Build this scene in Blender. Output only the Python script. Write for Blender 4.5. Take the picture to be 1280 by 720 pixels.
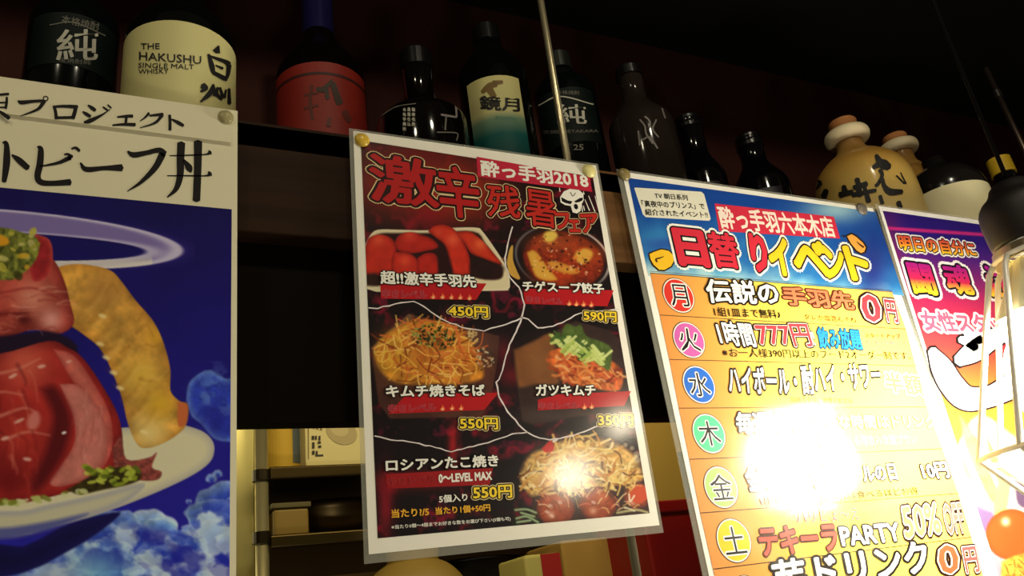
import bpy, bmesh, math, random
import numpy as np
from mathutils import Vector, Matrix
from mathutils.bvhtree import BVHTree
random.seed(7); RS = np.random.RandomState(11)
for o in list(bpy.data.objects): bpy.data.objects.remove(o)
S = bpy.context.scene; COL = S.collection
PI = math.pi
# ------------------------------------------------------------------ camera
CF, CYAW, CPITCH, CROLL = 1022.8, 0.4875, 0.396, -0.1378
CC = np.array([-0.1453, -0.4902, -0.351])
def _rot():
    cy, sy, cp, sp = math.cos(CYAW), math.sin(CYAW), math.cos(CPITCH), math.sin(CPITCH)
    F = np.array([sy*cp, cy*cp, sp]); R = np.array([cy, -sy, 0.]); U = np.cross(R, F)
    cr, sr = math.cos(CROLL), math.sin(CROLL)
    return cr*R+sr*U, -sr*R+cr*U, F
CR, CU, CFW = _rot()
cam = bpy.data.cameras.new('camera'); camo = bpy.data.objects.new('camera', cam); COL.objects.link(camo)
cam.sensor_width = 36; cam.lens = CF/1280*36; cam.clip_start = .01
m = Matrix.Identity(4)
for i in range(3):
    m[i][0] = CR[i]; m[i][1] = CU[i]; m[i][2] = -CFW[i]; m[i][3] = CC[i]
camo.matrix_world = m; S.camera = camo
S.view_settings.view_transform = 'Standard'; S.view_settings.look = 'None'
S.view_settings.gamma = 1; S.view_settings.use_curve_mapping = False
S.view_settings.exposure = 0.0
# ------------------------------------------------------------------ light
W = bpy.data.worlds.new('world'); S.world = W; W.use_nodes = True
W.node_tree.nodes['Background'].inputs[0].default_value = (1, .72, .5, 1)
W.node_tree.nodes['Background'].inputs[1].default_value = .03
BULB_W = 76.0          # emission strength of the pendant bulb
def lamp(name, typ, loc, power, col, size=.05, target=None, size_y=None):
    l = bpy.data.lights.new(name, typ); l.energy = power; l.color = col
    if typ == 'AREA':
        l.size = size
        if size_y: l.shape = 'RECTANGLE'; l.size_y = size_y
    else: l.shadow_soft_size = size
    o = bpy.data.objects.new(name, l); COL.objects.link(o); o.location = loc
    if target is not None:
        o.rotation_euler = (Vector(target)-Vector(loc)).to_track_quat('-Z', 'Y').to_euler()
    return o
lamp('room_pendant_light', 'POINT', (.595, -.6, -.061), .9, (1, .86, .62), .022)
lamp('room_pendant_light', 'POINT', (.491, -.6, -.144), 1.0, (1, .88, .66), .022)
lamp('room_front_fill', 'POINT', (.15, -1.1, .85), 18.0, (1, .91, .68), .05)  # added unseen fill from the front for the posters
lamp('room_front_fill', 'POINT', (-.75, -.9, .8), 10.0, (1, .90, .64), .05)  # added unseen fill from the left for the roast beef poster
lamp('low_front_fill', 'POINT', (-.1, -.75, -.78), 6.0, (1, .95, .76), .05)  # added fill from low in front, brightens the lower ends of the posters
lamp('kitchen_fill', 'AREA', (.1, .075, -.045), .95, (1, .86, .43), .7, (.1, .3, -.24), .04)  # added strip fill hidden behind the lower panel, lights the rack fronts
lamp('kitchen_fill', 'AREA', (-.4, .6, -.1), 1.7, (1, .90, .46), .2, (0, .34, -.25))
# ------------------------------------------------------------------ pixel / geometry helpers
def rays(px, py):
    px = np.asarray(px, float); py = np.asarray(py, float)
    return CFW + (px[..., None]-640)/CF*CR - (py[..., None]-360)/CF*CU
def at(px, py, Y=0.):
    d = rays(px, py); return CC + d*((Y-CC[1])/d[..., 1])[..., None]
def proj(P):
    d = np.asarray(P)-CC; z = d@CFW
    return 640+CF*(d@CR)/z, 360-CF*(d@CU)/z
STEP = .00007
class Plane:
    """surface y = Y; layer k lies k steps nearer the viewer"""
    def __init__(s, Y): s.Y = Y
    def __call__(s, px, py, k=0):
        P = at(px, py, s.Y); P = P.copy(); P[..., 1] = s.Y-.00012-k*STEP; return P
class Surf:
    """a lathe's own surface"""
    def __init__(s, verts, faces): s.t = BVHTree.FromPolygons([tuple(v) for v in verts], faces)
    def __call__(s, px, py, k=0):
        d = rays(px, py); out = np.zeros(d.shape); flat = d.reshape(-1, 3); o = out.reshape(-1, 3)
        for i, r in enumerate(flat):
            v = Vector(r).normalized(); h = s.t.ray_cast(Vector(CC), v)
            if h[0] is None:
                h = s.t.find_nearest(Vector(CC)+v*(np.dot(s.c-CC, CFW)/v.dot(Vector(CFW))))
            n = h[1] if h[1].dot(v) < 0 else -h[1]
            o[i] = h[0]+n*(.0005+.00015*k)
        return out
# ------------------------------------------------------------------ materials
def lin(c): 
    c = np.asarray(c, float)/255.; return np.where(c <= .04045, c/12.92, ((c+.055)/1.055)**2.4)
MC = {}
def mat(name, rgb, rough=.5, metal=0., spec=.5, coat=0., crough=.1, emit=0., trans=0., ior=1.45, wave=0.):
    key = (name, tuple(rgb), rough)
    if key in MC: return MC[key]
    M = bpy.data.materials.new(name); M.use_nodes = True; nt = M.node_tree; b = nt.nodes['Principled BSDF']
    b.inputs['Base Color'].default_value = (*lin(rgb), 1); b.inputs['Roughness'].default_value = rough
    b.inputs['Metallic'].default_value = metal; b.inputs['Specular IOR Level'].default_value = spec
    b.inputs['Coat Weight'].default_value = coat; b.inputs['Coat Roughness'].default_value = crough
    b.inputs['Transmission Weight'].default_value = trans; b.inputs['IOR'].default_value = ior
    if emit: b.inputs['Emission Color'].default_value = (*lin(rgb), 1); b.inputs['Emission Strength'].default_value = emit
    if wave: waves(nt, b, wave)
    MC[key] = M; return M
def waves(nt, b, s):
    g = nt.nodes.new('ShaderNodeNewGeometry'); n = nt.nodes.new('ShaderNodeTexNoise'); n.inputs['Scale'].default_value = 16; n.inputs['Detail'].default_value = 1
    bp = nt.nodes.new('ShaderNodeBump'); bp.inputs['Strength'].default_value = s; bp.inputs['Distance'].default_value = .004
    nt.links.new(g.outputs['Position'], n.inputs['Vector']); nt.links.new(n.outputs['Fac'], bp.inputs['Height'])
    nt.links.new(bp.outputs['Normal'], b.inputs['Coat Normal'])
LAM = [0.]   # 1 = laminated, 0 = bare paper
def ink(rgb): return mat('print_ink', rgb, .55 if LAM[0] else .6, spec=.15, coat=LAM[0], crough=.13, wave=.10)
def ink_attr():
    if ('attr', LAM[0]) in MC: return MC['attr', LAM[0]]
    M = mat('printed_picture_ink', (200, 200, 200), .55 if LAM[0] else .6, spec=.15, coat=LAM[0], crough=.13, wave=.10)
    a = M.node_tree.nodes.new('ShaderNodeAttribute'); a.attribute_name = 'print'
    M.node_tree.links.new(a.outputs['Color'], M.node_tree.nodes['Principled BSDF'].inputs['Base Color'])
    MC['attr', LAM[0]] = M; return M
def ramp_ink(name, z0, z1, stops):
    M = bpy.data.materials.new(name); M.use_nodes = True; nt = M.node_tree; b = nt.nodes['Principled BSDF']
    b.inputs['Roughness'].default_value = .55; b.inputs['Coat Weight'].default_value = LAM[0]; b.inputs['Coat Roughness'].default_value = .13; b.inputs['Specular IOR Level'].default_value = .15
    g = nt.nodes.new('ShaderNodeNewGeometry'); x = nt.nodes.new('ShaderNodeSeparateXYZ'); mr = nt.nodes.new('ShaderNodeMapRange'); r = nt.nodes.new('ShaderNodeValToRGB')
    mr.inputs['From Min'].default_value = z0; mr.inputs['From Max'].default_value = z1
    nt.links.new(g.outputs['Position'], x.inputs[0]); nt.links.new(x.outputs['Z'], mr.inputs['Value']); nt.links.new(mr.outputs['Result'], r.inputs['Fac']); nt.links.new(r.outputs['Color'], b.inputs['Base Color'])
    e = r.color_ramp.elements
    while len(e) < len(stops): e.new(.5)
    for q, (p, c) in zip(e, stops): q.position = p; q.color = (*lin(c), 1)
    return M
def noisy(name, c1, c2, scale=(4, 4, 40), rough=.5, metal=0., spec=.5, bump=.0, detail=6):
    M = bpy.data.materials.new(name); M.use_nodes = True; nt = M.node_tree; b = nt.nodes['Principled BSDF']
    b.inputs['Roughness'].default_value = rough; b.inputs['Metallic'].default_value = metal; b.inputs['Specular IOR Level'].default_value = spec
    t = nt.nodes.new('ShaderNodeTexCoord'); mp = nt.nodes.new('ShaderNodeMapping'); mp.inputs['Scale'].default_value = scale
    n = nt.nodes.new('ShaderNodeTexNoise'); n.inputs['Scale'].default_value = 1; n.inputs['Detail'].default_value = detail
    r = nt.nodes.new('ShaderNodeValToRGB'); r.color_ramp.elements[0].position = .3; r.color_ramp.elements[1].position = .7
    r.color_ramp.elements[0].color = (*lin(c1), 1); r.color_ramp.elements[1].color = (*lin(c2), 1)
    nt.links.new(t.outputs['Object'], mp.inputs[0]); nt.links.new(mp.outputs[0], n.inputs['Vector']); nt.links.new(n.outputs['Fac'], r.inputs[0]); nt.links.new(r.outputs[0], b.inputs['Base Color'])
    if bump:
        bp = nt.nodes.new('ShaderNodeBump'); bp.inputs['Strength'].default_value = bump; bp.inputs['Distance'].default_value = .002
        nt.links.new(n.outputs['Fac'], bp.inputs['Height']); nt.links.new(bp.outputs[0], b.inputs['Normal'])
    return M
def film_mat():
    if 'film' in MC: return MC['film']
    M = bpy.data.materials.new('laminate_film'); M.use_nodes = True; nt = M.node_tree; b = nt.nodes['Principled BSDF']; out = nt.nodes['Material Output']
    b.inputs['Base Color'].default_value = (*lin((190, 188, 170)), 1); b.inputs['Roughness'].default_value = .16; b.inputs['Specular IOR Level'].default_value = 1
    tr = nt.nodes.new('ShaderNodeBsdfTransparent'); mx = nt.nodes.new('ShaderNodeMixShader'); mx.inputs[0].default_value = .24
    nt.links.new(tr.outputs[0], mx.inputs[1]); nt.links.new(b.outputs[0], mx.inputs[2]); nt.links.new(mx.outputs[0], out.inputs['Surface'])
    MC['film'] = M; return M
# ------------------------------------------------------------------ objects
ORG = {}
def tag(o, label=None, cat=None, group=None, kind=None):
    if label: o['label'] = label
    if cat: o['category'] = cat
    if group: o['group'] = group
    if kind: o['kind'] = kind
    return o
def thing(name, loc, label, cat, group=None):
    o = bpy.data.objects.new(name, None); COL.objects.link(o); o.location = loc; o.empty_display_size = .02
    ORG[o.name] = Vector(loc); return tag(o, label, cat, group)
class MB:
    def __init__(s): s.v = []; s.f = []; s.m = []; s.mats = []; s.n = 0; s.col = None
    def add(s, v, f, m):
        v = np.asarray(v, float).reshape(-1, 3)
        if m not in s.mats: s.mats.append(m)
        k = s.mats.index(m); s.v.append(v)
        for q in f: s.f.append([i+s.n for i in q]); s.m.append(k)
        s.n += len(v); return s
    def build(s, name, parent=None, loc=(0, 0, 0), smooth=False, bevel=0., label=None):
        org = ORG[parent.name] if parent else Vector(loc)
        V = np.concatenate(s.v)-np.array(org)
        me = bpy.data.meshes.new(name); me.from_pydata(V.tolist(), [], s.f)
        for q in s.mats: me.materials.append(q)
        me.polygons.foreach_set('material_index', s.m)
        if smooth: me.polygons.foreach_set('use_smooth', [True]*len(me.polygons))
        me.update(); o = bpy.data.objects.new(name, me); COL.objects.link(o)
        if parent: o.parent = parent
        else: o.location = org
        ORG[o.name] = org
        if bevel:
            b = o.modifiers.new('bevel', 'BEVEL'); b.width = bevel; b.segments = 3; b.limit_method = 'ANGLE'
        if label: o['label'] = label
        return o
def box(mb, lo, hi, mt):
    x0, y0, z0 = lo; x1, y1, z1 = hi
    v = [(x0,y0,z0),(x1,y0,z0),(x1,y1,z0),(x0,y1,z0),(x0,y0,z1),(x1,y0,z1),(x1,y1,z1),(x0,y1,z1)]
    return mb.add(v, [(0,3,2,1),(4,5,6,7),(0,1,5,4),(1,2,6,5),(2,3,7,6),(3,0,4,7)], mt)
def lathe_vf(prof, c, seg=56, a0=0., a1=2*PI):
    full = abs(a1-a0-2*PI) < 1e-6; n = seg if full else seg+1
    v = []; f = []
    for r, z in prof:
        for i in range(n):
            a = a0+(a1-a0)*i/seg; v.append((c[0]+r*math.cos(a), c[1]+r*math.sin(a), c[2]+z))
    for j in range(len(prof)-1):
        for i in range(seg):
            i2 = (i+1) % n; f.append((j*n+i, j*n+i2, (j+1)*n+i2, (j+1)*n+i))
    return v, f
def smoothprof(p, k=4):
    """rounds a profile by corner cutting"""
    p = [tuple(q) for q in p]
    for _ in range(k-2):
        o = [p[0]]
        for a, b in zip(p[:-1], p[1:]):
            o += [(a[0]*.75+b[0]*.25, a[1]*.75+b[1]*.25), (a[0]*.25+b[0]*.75, a[1]*.25+b[1]*.75)]
        p = o+[p[-1]]
    return p
def lathe(mb, prof, c, mt, **k): v, f = lathe_vf(prof, c, **k); return mb.add(v, f, mt)
def tube(mb, pts, r, mt, seg=10, closed=False):
    pts = [Vector(p) for p in pts]; n = len(pts); v = []; f = []; up = None
    for i, p in enumerate(pts):
        if closed: d = pts[(i+1) % n]-pts[i-1]
        else: d = pts[min(i+1, n-1)]-pts[max(i-1, 0)]
        d.normalize()
        if up is None: up = d.orthogonal().normalized()
        up = (up-d*up.dot(d)).normalized(); w = d.cross(up)
        rr = r[i] if isinstance(r, (list, tuple)) else r
        for k in range(seg):
            a = 2*PI*k/seg; v.append(p+(up*math.cos(a)+w*math.sin(a))*rr)
    for i in range(n if closed else n-1):
        for k in range(seg):
            k2 = (k+1) % seg; j = (i+1) % n
            f.append((i*seg+k, i*seg+k2, j*seg+k2, j*seg+k))
    if not closed: f += [tuple(range(seg))[::-1], tuple((n-1)*seg+k for k in range(seg))]
    return mb.add(v, f, mt)
# ------------------------------------------------------------------ lettering
_tc = bpy.data.curves.new('lettering', 'FONT'); _to = bpy.data.objects.new('lettering', _tc); COL.objects.link(_to)
_tc.resolution_u = 2; _tc.size = 1
GC = {}
def glyphs(txt, off):
    key = txt
    if key not in GC:
        _tc.body = txt; bpy.context.view_layer.update()
        me = bpy.data.meshes.new_from_object(_to.evaluated_get(bpy.context.evaluated_depsgraph_get()))
        v = np.zeros(len(me.vertices)*3); me.vertices.foreach_get('co', v)
        GC[key] = (v.reshape(-1, 3)[:, :2], [tuple(p.vertices) for p in me.polygons]); bpy.data.meshes.remove(me)
    v, f = GC[key]
    if off < .004: return v, f, np.zeros(len(v))
    n = 5 if off <= .02 else 8 if off <= .06 else 14   # a heavier weight: the glyph struck n times round a small circle
    V = []; F = []; D = []
    for k in range(n):
        a = 2*PI*k/n+.3; V.append(v+off*np.array([math.cos(a), math.sin(a)])); F += [tuple(i+k*len(v) for i in q) for q in f]; D.append(np.full(len(v), k/n))
    return np.concatenate(V), F, np.concatenate(D)
def T(mb, txt, TL, BL, BR, layers, sf, k0=4):
    """lettering filling the parallelogram TL-BL-BR (photo points on the surface); layers: (boldness, material)"""
    v0, _, _ = glyphs(txt, 0.); lo = v0.min(0); sp = v0.max(0)-lo
    for i, (off, mt) in enumerate(layers):
        v, f, dk_ = glyphs(txt, off); u = (v-lo)/sp
        if isinstance(sf, Plane):
            a, b, c = (sf(*p, k0+i) for p in (TL, BL, BR))
            P = b+u[:, :1]*(c-b)+u[:, 1:]*(a-b); P[:, 1] -= dk_*STEP
        else:
            q = np.array(BL)+u[:, :1]*(np.array(BR)-np.array(BL))+u[:, 1:]*(np.array(TL)-np.array(BL))
            P = sf(q[:, 0], q[:, 1], k0+i); d_ = CC-P; d_ /= np.linalg.norm(d_, axis=1, keepdims=True); P = P+d_*(dk_*.00012)[:, None]
        mb.add(P, f, mt)
def poly(mb, pts, mt, sf, k=2):
    p = np.array(pts, float); P = sf(p[:, 0], p[:, 1], k); mb.add(P, [tuple(range(len(p)))[::-1]], mt)
def ellpts(cx, cy, rx, ry, ang=0, n=40):
    t = np.linspace(0, 2*PI, n, endpoint=False); c, s = math.cos(ang), math.sin(ang)
    return np.stack([cx+rx*np.cos(t)*c-ry*np.sin(t)*s, cy+rx*np.cos(t)*s+ry*np.sin(t)*c], 1)
def cr(pts, n=7):
    """smooth curve through points (any columns)"""
    p = np.array(pts, float)
    if len(p) < 3: t = np.linspace(0, 1, n)[:, None]; return p[0]*(1-t)+p[1]*t
    q = np.vstack([2*p[0]-p[1], p, 2*p[-1]-p[-2]]); out = []
    for i in range(1, len(q)-2):
        for t in np.linspace(0, 1, n, endpoint=False):
            a, b, c, d = q[i-1:i+3]
            out.append(.5*((2*b)+(c-a)*t+(2*a-5*b+4*c-d)*t*t+(3*b-a-3*c+d)*t**3))
    out.append(p[-1]); return np.array(out)
def brush(mb, pts, mt, sf, k=3, extra=0., w=None, sharp=False):
    """a brush stroke: points (x, y, width) in photo pixels"""
    p = np.array([(*q, w) if len(q) == 2 else q for q in pts], float)
    p = p if sharp else cr(p)
    d = np.gradient(p[:, :2], axis=0); L = np.linalg.norm(d, axis=1, keepdims=True)+1e-9; d /= L
    n = np.stack([-d[:, 1], d[:, 0]], 1); h = p[:, 2:3]/2+extra
    if extra: p[0, :2] -= d[0]*extra; p[-1, :2] += d[-1]*extra
    a, b = p[:, :2]+n*h, p[:, :2]-n*h; m = len(p)
    e0, e1 = p[0, :2]-d[0]*h[0]*.45, p[-1, :2]+d[-1]*h[-1]*.45
    q = np.vstack([a, b, [e0], [e1]]); P = sf(q[:, 0], q[:, 1], k)
    f = [(i, i+1, m+i+1, m+i) for i in range(m-1)]+[(2*m, 0, m), (m-1, 2*m+1, 2*m-1)]
    mb.add(P, f, mt)
# ------------------------------------------------------------------ printed pictures
def hsh(i, j, s): 
    x = np.sin(i*127.1+j*311.7+s*74.7)*43758.5453; return x-np.floor(x)
def vnoise(x, y, s=0):
    i, j = np.floor(x), np.floor(y); u, v = x-i, y-j; u = u*u*(3-2*u); v = v*v*(3-2*v)
    return (hsh(i,j,s)*(1-u)+hsh(i+1,j,s)*u)*(1-v)+(hsh(i,j+1,s)*(1-u)+hsh(i+1,j+1,s)*u)*v
def fbm(x, y, s=0, o=4):
    r = 0; a = .5
    for k in range(o): r = r+a*vnoise(x, y, s+k); x = x*2.03; y = y*2.03; a *= .5
    return r/(1-.5**o)
class Pic:
    """a fine grid on a poster, coloured like its print; x, y are the photo points of its vertices"""
    def __init__(s, x0, x1, z0, z1, Y, step, base):
        s.nx = int(round((x1-x0)/step))+1; s.nz = int(round((z1-z0)/step))+1
        X, Z = np.meshgrid(np.linspace(x0, x1, s.nx), np.linspace(z1, z0, s.nz))
        s.P = np.stack([X, np.full_like(X, Y), Z], -1).reshape(-1, 3); s.x, s.y = proj(s.P)
        s.c = np.tile(np.array(base, float), (len(s.x), 1))
    def put(s, idx, a, col):
        a = np.clip(a, 0, 1)[:, None]; s.c[idx] = s.c[idx]*(1-a)+np.asarray(col, float)*a
    def box(s, x0, y0, x1, y1, pad=4): return np.nonzero((s.x > x0-pad)&(s.x < x1+pad)&(s.y > y0-pad)&(s.y < y1+pad))[0]
    def sd(s, pts, idx):
        p = np.array(pts, float); x, y = s.x[idx], s.y[idx]; d = np.full(len(idx), 1e9); ins = np.zeros(len(idx), bool)
        for (ax, ay), (bx, by) in zip(p, np.roll(p, -1, 0)):
            ex, ey = bx-ax, by-ay; t = np.clip(((x-ax)*ex+(y-ay)*ey)/(ex*ex+ey*ey+1e-9), 0, 1)
            d = np.minimum(d, (x-ax-ex*t)**2+(y-ay-ey*t)**2)
            c = ((ay > y) != (by > y)); ins ^= c & (x < ex*(y-ay)/(ey if ey else 1e-9)+ax)
        d = np.sqrt(d); return np.where(ins, -d, d)
    def poly(s, pts, col, soft=1., edge=None, ew=6., a=1., curve=True, nz=0., ns=.15, hi=None):
        """filled shape; edge: colour towards its outline over ew px; nz: mottling; hi: (x, y, r, colour) printed gloss"""
        p = np.array(pts, float)
        if curve and len(p) > 2: p = cr(np.vstack([p, p[:1]]), 4)[:-1]
        idx = s.box(*p.min(0), *p.max(0)); 
        if not len(idx): return
        d = s.sd(p, idx); c = np.tile(np.array(col, float), (len(idx), 1))
        if edge is not None:
            t = np.clip(-d/ew, 0, 1)[:, None]; t = np.sqrt(t); c = np.array(edge, float)*(1-t)+c*t
        if nz: c *= 1+nz*(fbm(s.x[idx]*ns, s.y[idx]*ns, len(p))-.5)[:, None]*2
        if hi:
            for hx, hy, hr, hc in hi:
                g = np.exp(-((s.x[idx]-hx)**2+(s.y[idx]-hy)**2)/hr**2)[:, None]; c = c*(1-g)+np.array(hc, float)*g
        s.put(idx, a*np.clip(.5-d/soft, 0, 1), c)
    def ell(s, cx, cy, rx, ry, col, ang=0, **k): s.poly(ellpts(cx, cy, rx, ry, ang, 28), col, curve=False, **k)
    def line(s, pts, col, w=2., soft=1., a=1., curve=True):
        p = cr(np.array(pts, float), 5) if curve and len(pts) > 2 else np.array(pts, float)
        wm = w if np.isscalar(w) else max(w)
        idx = s.box(*p.min(0), *p.max(0), pad=wm+3)
        if not len(idx): return
        x, y = s.x[idx], s.y[idx]; d = np.full(len(idx), 1e9)
        for i, ((ax, ay), (bx, by)) in enumerate(zip(p[:-1], p[1:])):
            ex, ey = bx-ax, by-ay; t = np.clip(((x-ax)*ex+(y-ay)*ey)/(ex*ex+ey*ey+1e-9), 0, 1)
            ww = w if np.isscalar(w) else w[0]+(w[1]-w[0])*(i+t)/(len(p)-1)
            d = np.minimum(d, np.hypot(x-ax-ex*t, y-ay-ey*t)-ww/2)
        s.put(idx, a*np.clip(.5-d/soft, 0, 1), col)
    def glow(s, cx, cy, rx, ry, col, a=1., ang=0.):
        c, n = math.cos(ang), math.sin(ang); u = ((s.x-cx)*c+(s.y-cy)*n)/rx; v = (-(s.x-cx)*n+(s.y-cy)*c)/ry
        s.c = s.c+(np.array(col, float)-s.c)*(a*np.exp(-(u*u+v*v)))[:, None]
    def meshes(s, regions, parent):
        """regions: (name, pixel box or None, label); every face goes to the first region it lies in"""
        nx, nz = s.nx, s.nz; i, j = np.meshgrid(np.arange(nx-1), np.arange(nz-1)); a = (j*nx+i).ravel()
        F = np.stack([a, a+nx, a+nx+1, a+1], 1); fx, fy = s.x[F].mean(1), s.y[F].mean(1); left = np.ones(len(F), bool)
        org = np.array(ORG[parent.name]); C = np.c_[lin(np.clip(s.c, 0, 255)), np.ones(len(s.c))]
        for name, rg, label in regions:
            sel = left.copy()
            if rg: sel &= (fx > rg[0])&(fx < rg[2])&(fy > rg[1])&(fy < rg[3])
            left &= ~sel; f = F[sel]
            if not len(f): continue
            u, inv = np.unique(f, return_inverse=True); inv = inv.reshape(f.shape)
            me = bpy.data.meshes.new(name); me.vertices.add(len(u)); me.vertices.foreach_set('co', (s.P[u]-org).ravel())
            me.loops.add(inv.size); me.loops.foreach_set('vertex_index', inv.ravel().astype(np.int32)); me.polygons.add(len(f))
            me.polygons.foreach_set('loop_start', np.arange(len(f), dtype=np.int32)*4)
            at_ = me.attributes.new('print', 'FLOAT_COLOR', 'POINT'); at_.data.foreach_set('color', C[u].ravel())
            me.materials.append(ink_attr()); me.update(calc_edges=True); me.validate()
            o = bpy.data.objects.new(name, me); COL.objects.link(o); o.parent = parent; ORG[o.name] = ORG[parent.name]
            if label: o['label'] = label
PAPER = (236, 231, 214)
def sheet(parent, q, Y, name='paper_sheet', th=.0004, rgb=PAPER):
    """paper: corners TL, TR, BR, BL as points on plane Y"""
    mb = MB(); F = [p.copy() for p in q]; B = [p+np.array([0, th, 0]) for p in q]
    mb.add(F+B, [(3,2,1,0),(4,5,6,7),(0,1,5,4),(1,2,6,5),(2,3,7,6),(3,0,4,7)], ink(rgb)); return mb.build(name, parent)
def film(parent, q, Y, grow, th=.0006):
    """clear laminated margin round a sheet; grow = left, top, right, bottom in m"""
    l, t, r, b = grow; dx = np.array([1., 0, 0]); dz = np.array([0, 0, 1.])
    o = [q[0]-dx*l+dz*t, q[1]+dx*r+dz*t, q[2]+dx*r-dz*b, q[3]-dx*l-dz*b]; o = [np.array(p) for p in o]
    e = np.array([0, th, 0]); e2 = np.array([0, -.0001, 0])
    v = [p+e2 for p in o]+[p+e2 for p in q]+[p+e for p in o]+[p+e for p in q]; f = []
    for i in range(4):
        j = (i+1) % 4; f += [(i, 4+i, 4+j, j), (8+i, 8+j, 12+j, 12+i), (i, j, 8+j, 8+i), (4+i, 12+i, 12+j, 4+j)]
    return MB().add(v, f, film_mat()).build('laminate_film', parent, bevel=0)
# ------------------------------------------------------------------ the setting
def structure(name, lo, hi, mt, bevel=0.):
    o = box(MB(), lo, hi, mt).build(name, loc=((lo[0]+hi[0])/2, (lo[1]+hi[1])/2, lo[2]), bevel=bevel); o['kind'] = 'structure'; return o
wood_dark = noisy('dark_stained_board', (30, 17, 10), (42, 25, 15), (3, 3, 60), .5, spec=.3)
wood_f = noisy('lit_wood_grain', (104, 70, 40), (160, 116, 72), (2.5, 6, 60), .42, spec=.3, bump=.15)
wood_l = noisy('shaded_wood_grain', (26, 16, 8), (50, 31, 17), (2.5, 6, 60), .6, spec=.08, bump=.1)
structure('wall_back', (-1.0, .42, -.02), (2.4, .46, .75), noisy('maroon_wall', (60, 32, 28), (70, 38, 32), (2, 2, 2), .8, spec=.1))
structure('ceiling', (-1.0, -.2, .572), (2.4, .46, .62), mat('black_ceiling', (26, 26, 24), .8, spec=.1))
structure('wall_kitchen', (-1.0, 1.3, -1.4), (2.4, 1.34, .4), noisy('kitchen_wall', (120, 92, 50), (150, 118, 66), (3, 3, 3), .6))
# ------------------------------------------------------------------ bar shelf
FY = .010
t = thing('bar_shelf', (.6, .2, -.21), 'dark wooden bottle shelf with brown wood front board that carries the posters', 'shelf')
box(MB(), (-.9, FY, -.018), (2.2, .42, 0.), wood_dark).build('shelf_board', t)
box(MB(), (-.9, FY, -.085), (.1, FY+.018, .003), wood_l).build('front_board', t, bevel=.0012, label='left stretch of the brown front board, streaked grain toned down as in shade')  # front board in two tones, the lamp's falloff put into the wood colour
box(MB(), (.1, FY, -.085), (2.2, FY+.018, .003), wood_f).build('front_board', t, bevel=.0012, label='right stretch of the brown front board, streaked grain toned up as if lamplit')
box(MB(), (-.9, FY+.02, -.21), (2.2, FY+.035, -.018), mat('black_panel', (15, 9, 5), .6, spec=.04)).build('lower_panel', t, label='plain black panel below the front board')
# ------------------------------------------------------------------ bottles on the shelf
def bottle_axis(px, py, Y): return at(px, py, Y)
def cap_faces(prof): return prof
def make_bottle(name, c, prof, glass, label, cat='bottle', group='bottles on the bar shelf', body='glass_body', seg=64):
    t = thing(name, (c[0], c[1], 0), label, cat, group)
    v, f = lathe_vf(prof, (c[0], c[1], 0), seg)
    o = MB().add(v, f, glass).build(body, t, smooth=True)
    s = Surf(v, f); s.c = np.array([c[0], c[1], .15]); return t, s
def bottle_cap(t, c, prof, mt, name='cap', label=None): return lathe(MB(), prof, (c[0], c[1], 0), mt, seg=40).build(name, t, smooth=False, label=label)
def bottle_label(t, c, r, z0, z1, half, mt, ang=None, name='paper_label', label=None, nz=1, prof=None):
    a = math.atan2(CC[1]-c[1], CC[0]-c[0]) if ang is None else ang
    pr = prof or [(r+.0004, z0+(z1-z0)*i/nz) for i in range(nz+1)]
    full = half >= PI
    v, f = lathe_vf(pr, (c[0], c[1], 0), 48, a-half, a+half); return MB().add(v, f, mt).build(name, t, smooth=True, label=label)
dark_glass = mat('black_green_glass', (6, 9, 7), .08, spec=.5); brown_glass = mat('black_brown_glass', (9, 6, 5), .08, spec=.5)
black_cap = mat('black_cap', (16, 14, 14), .25)
def zat(px, py, c, r): # height on the near side of a bottle
    return float(at(px, py, c[1]-r)[2])
white_ink = mat('label_white', (205, 200, 182), .6); black_ink = mat('label_black', (22, 18, 18), .6)
dim_ink = mat('label_grey', (120, 116, 104), .6)
def slim_profile(r, shoulder, neck_r, neck_z, top):
    body = [(0, .001), (r*.9, .001), (r, .005), (r, shoulder-.02), (r, shoulder)]
    sh = [(r, shoulder)]+[(neck_r+(r-neck_r)*(.5+.5*math.cos(PI*i/10)), shoulder+(neck_z-shoulder)*i/10) for i in range(1, 11)]
    return body+sh[1:]+[(neck_r, top-.012), (neck_r+.0015, top-.011), (neck_r+.0015, top-.004), (neck_r, top), (0, top)]
# green shochu bottle, far left, and its twin beside the rod
def jun_bottle(px, lab_y0, lab_y1, capy, Y, label, tx, cap_px):
    c = at(px, (lab_y0+lab_y1)/2, Y); r = .0375
    zt = zat(cap_px, capy, c, .01); z1 = zat(px, lab_y0, c, r); z0 = zat(px, lab_y1, c, r)
    t, s = make_bottle('shochu_bottle', c, slim_profile(r, z1+.012, .0135, z1+.055, zt), mat('deep_green_glass', (5, 10, 8), .1), label)
    bottle_cap(t, c, [(0, zt-.022), (.0155, zt-.022), (.0155, zt), (.0145, zt+.002), (0, zt+.002)], mat('dark_metal_cap', (50, 52, 48), .3, .6))
    bottle_label(t, c, r, z0, z1, 1.05, mat('dark_green_label', (5, 18, 14), .6, spec=.2), label='dark green label with white lettering')
    mb = MB(); tx(mb, s); mb.build('label_lettering', t); return t, c
def tx1(mb, s):
    T(mb, '純', (72, 38), (71, 76), (121, 75), [(.012, white_ink)], s, 2)
    T(mb, '本格焼酎', (78, 19), (77, 29), (123, 39), [(.0, dim_ink)], s, 2)
    brush(mb, [(63, 32), (92, 29), (131, 45)], dim_ink, s, 3, w=1.2)
    T(mb, '宝焼酎純', (74, 72), (74, 78), (113, 82), [(.0, dim_ink)], s, 2)
jun_bottle(93, 17, 82, -55, .2, 'dark green shochu bottle left of the pale whisky label, white 純 on it', tx1, 75)
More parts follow.
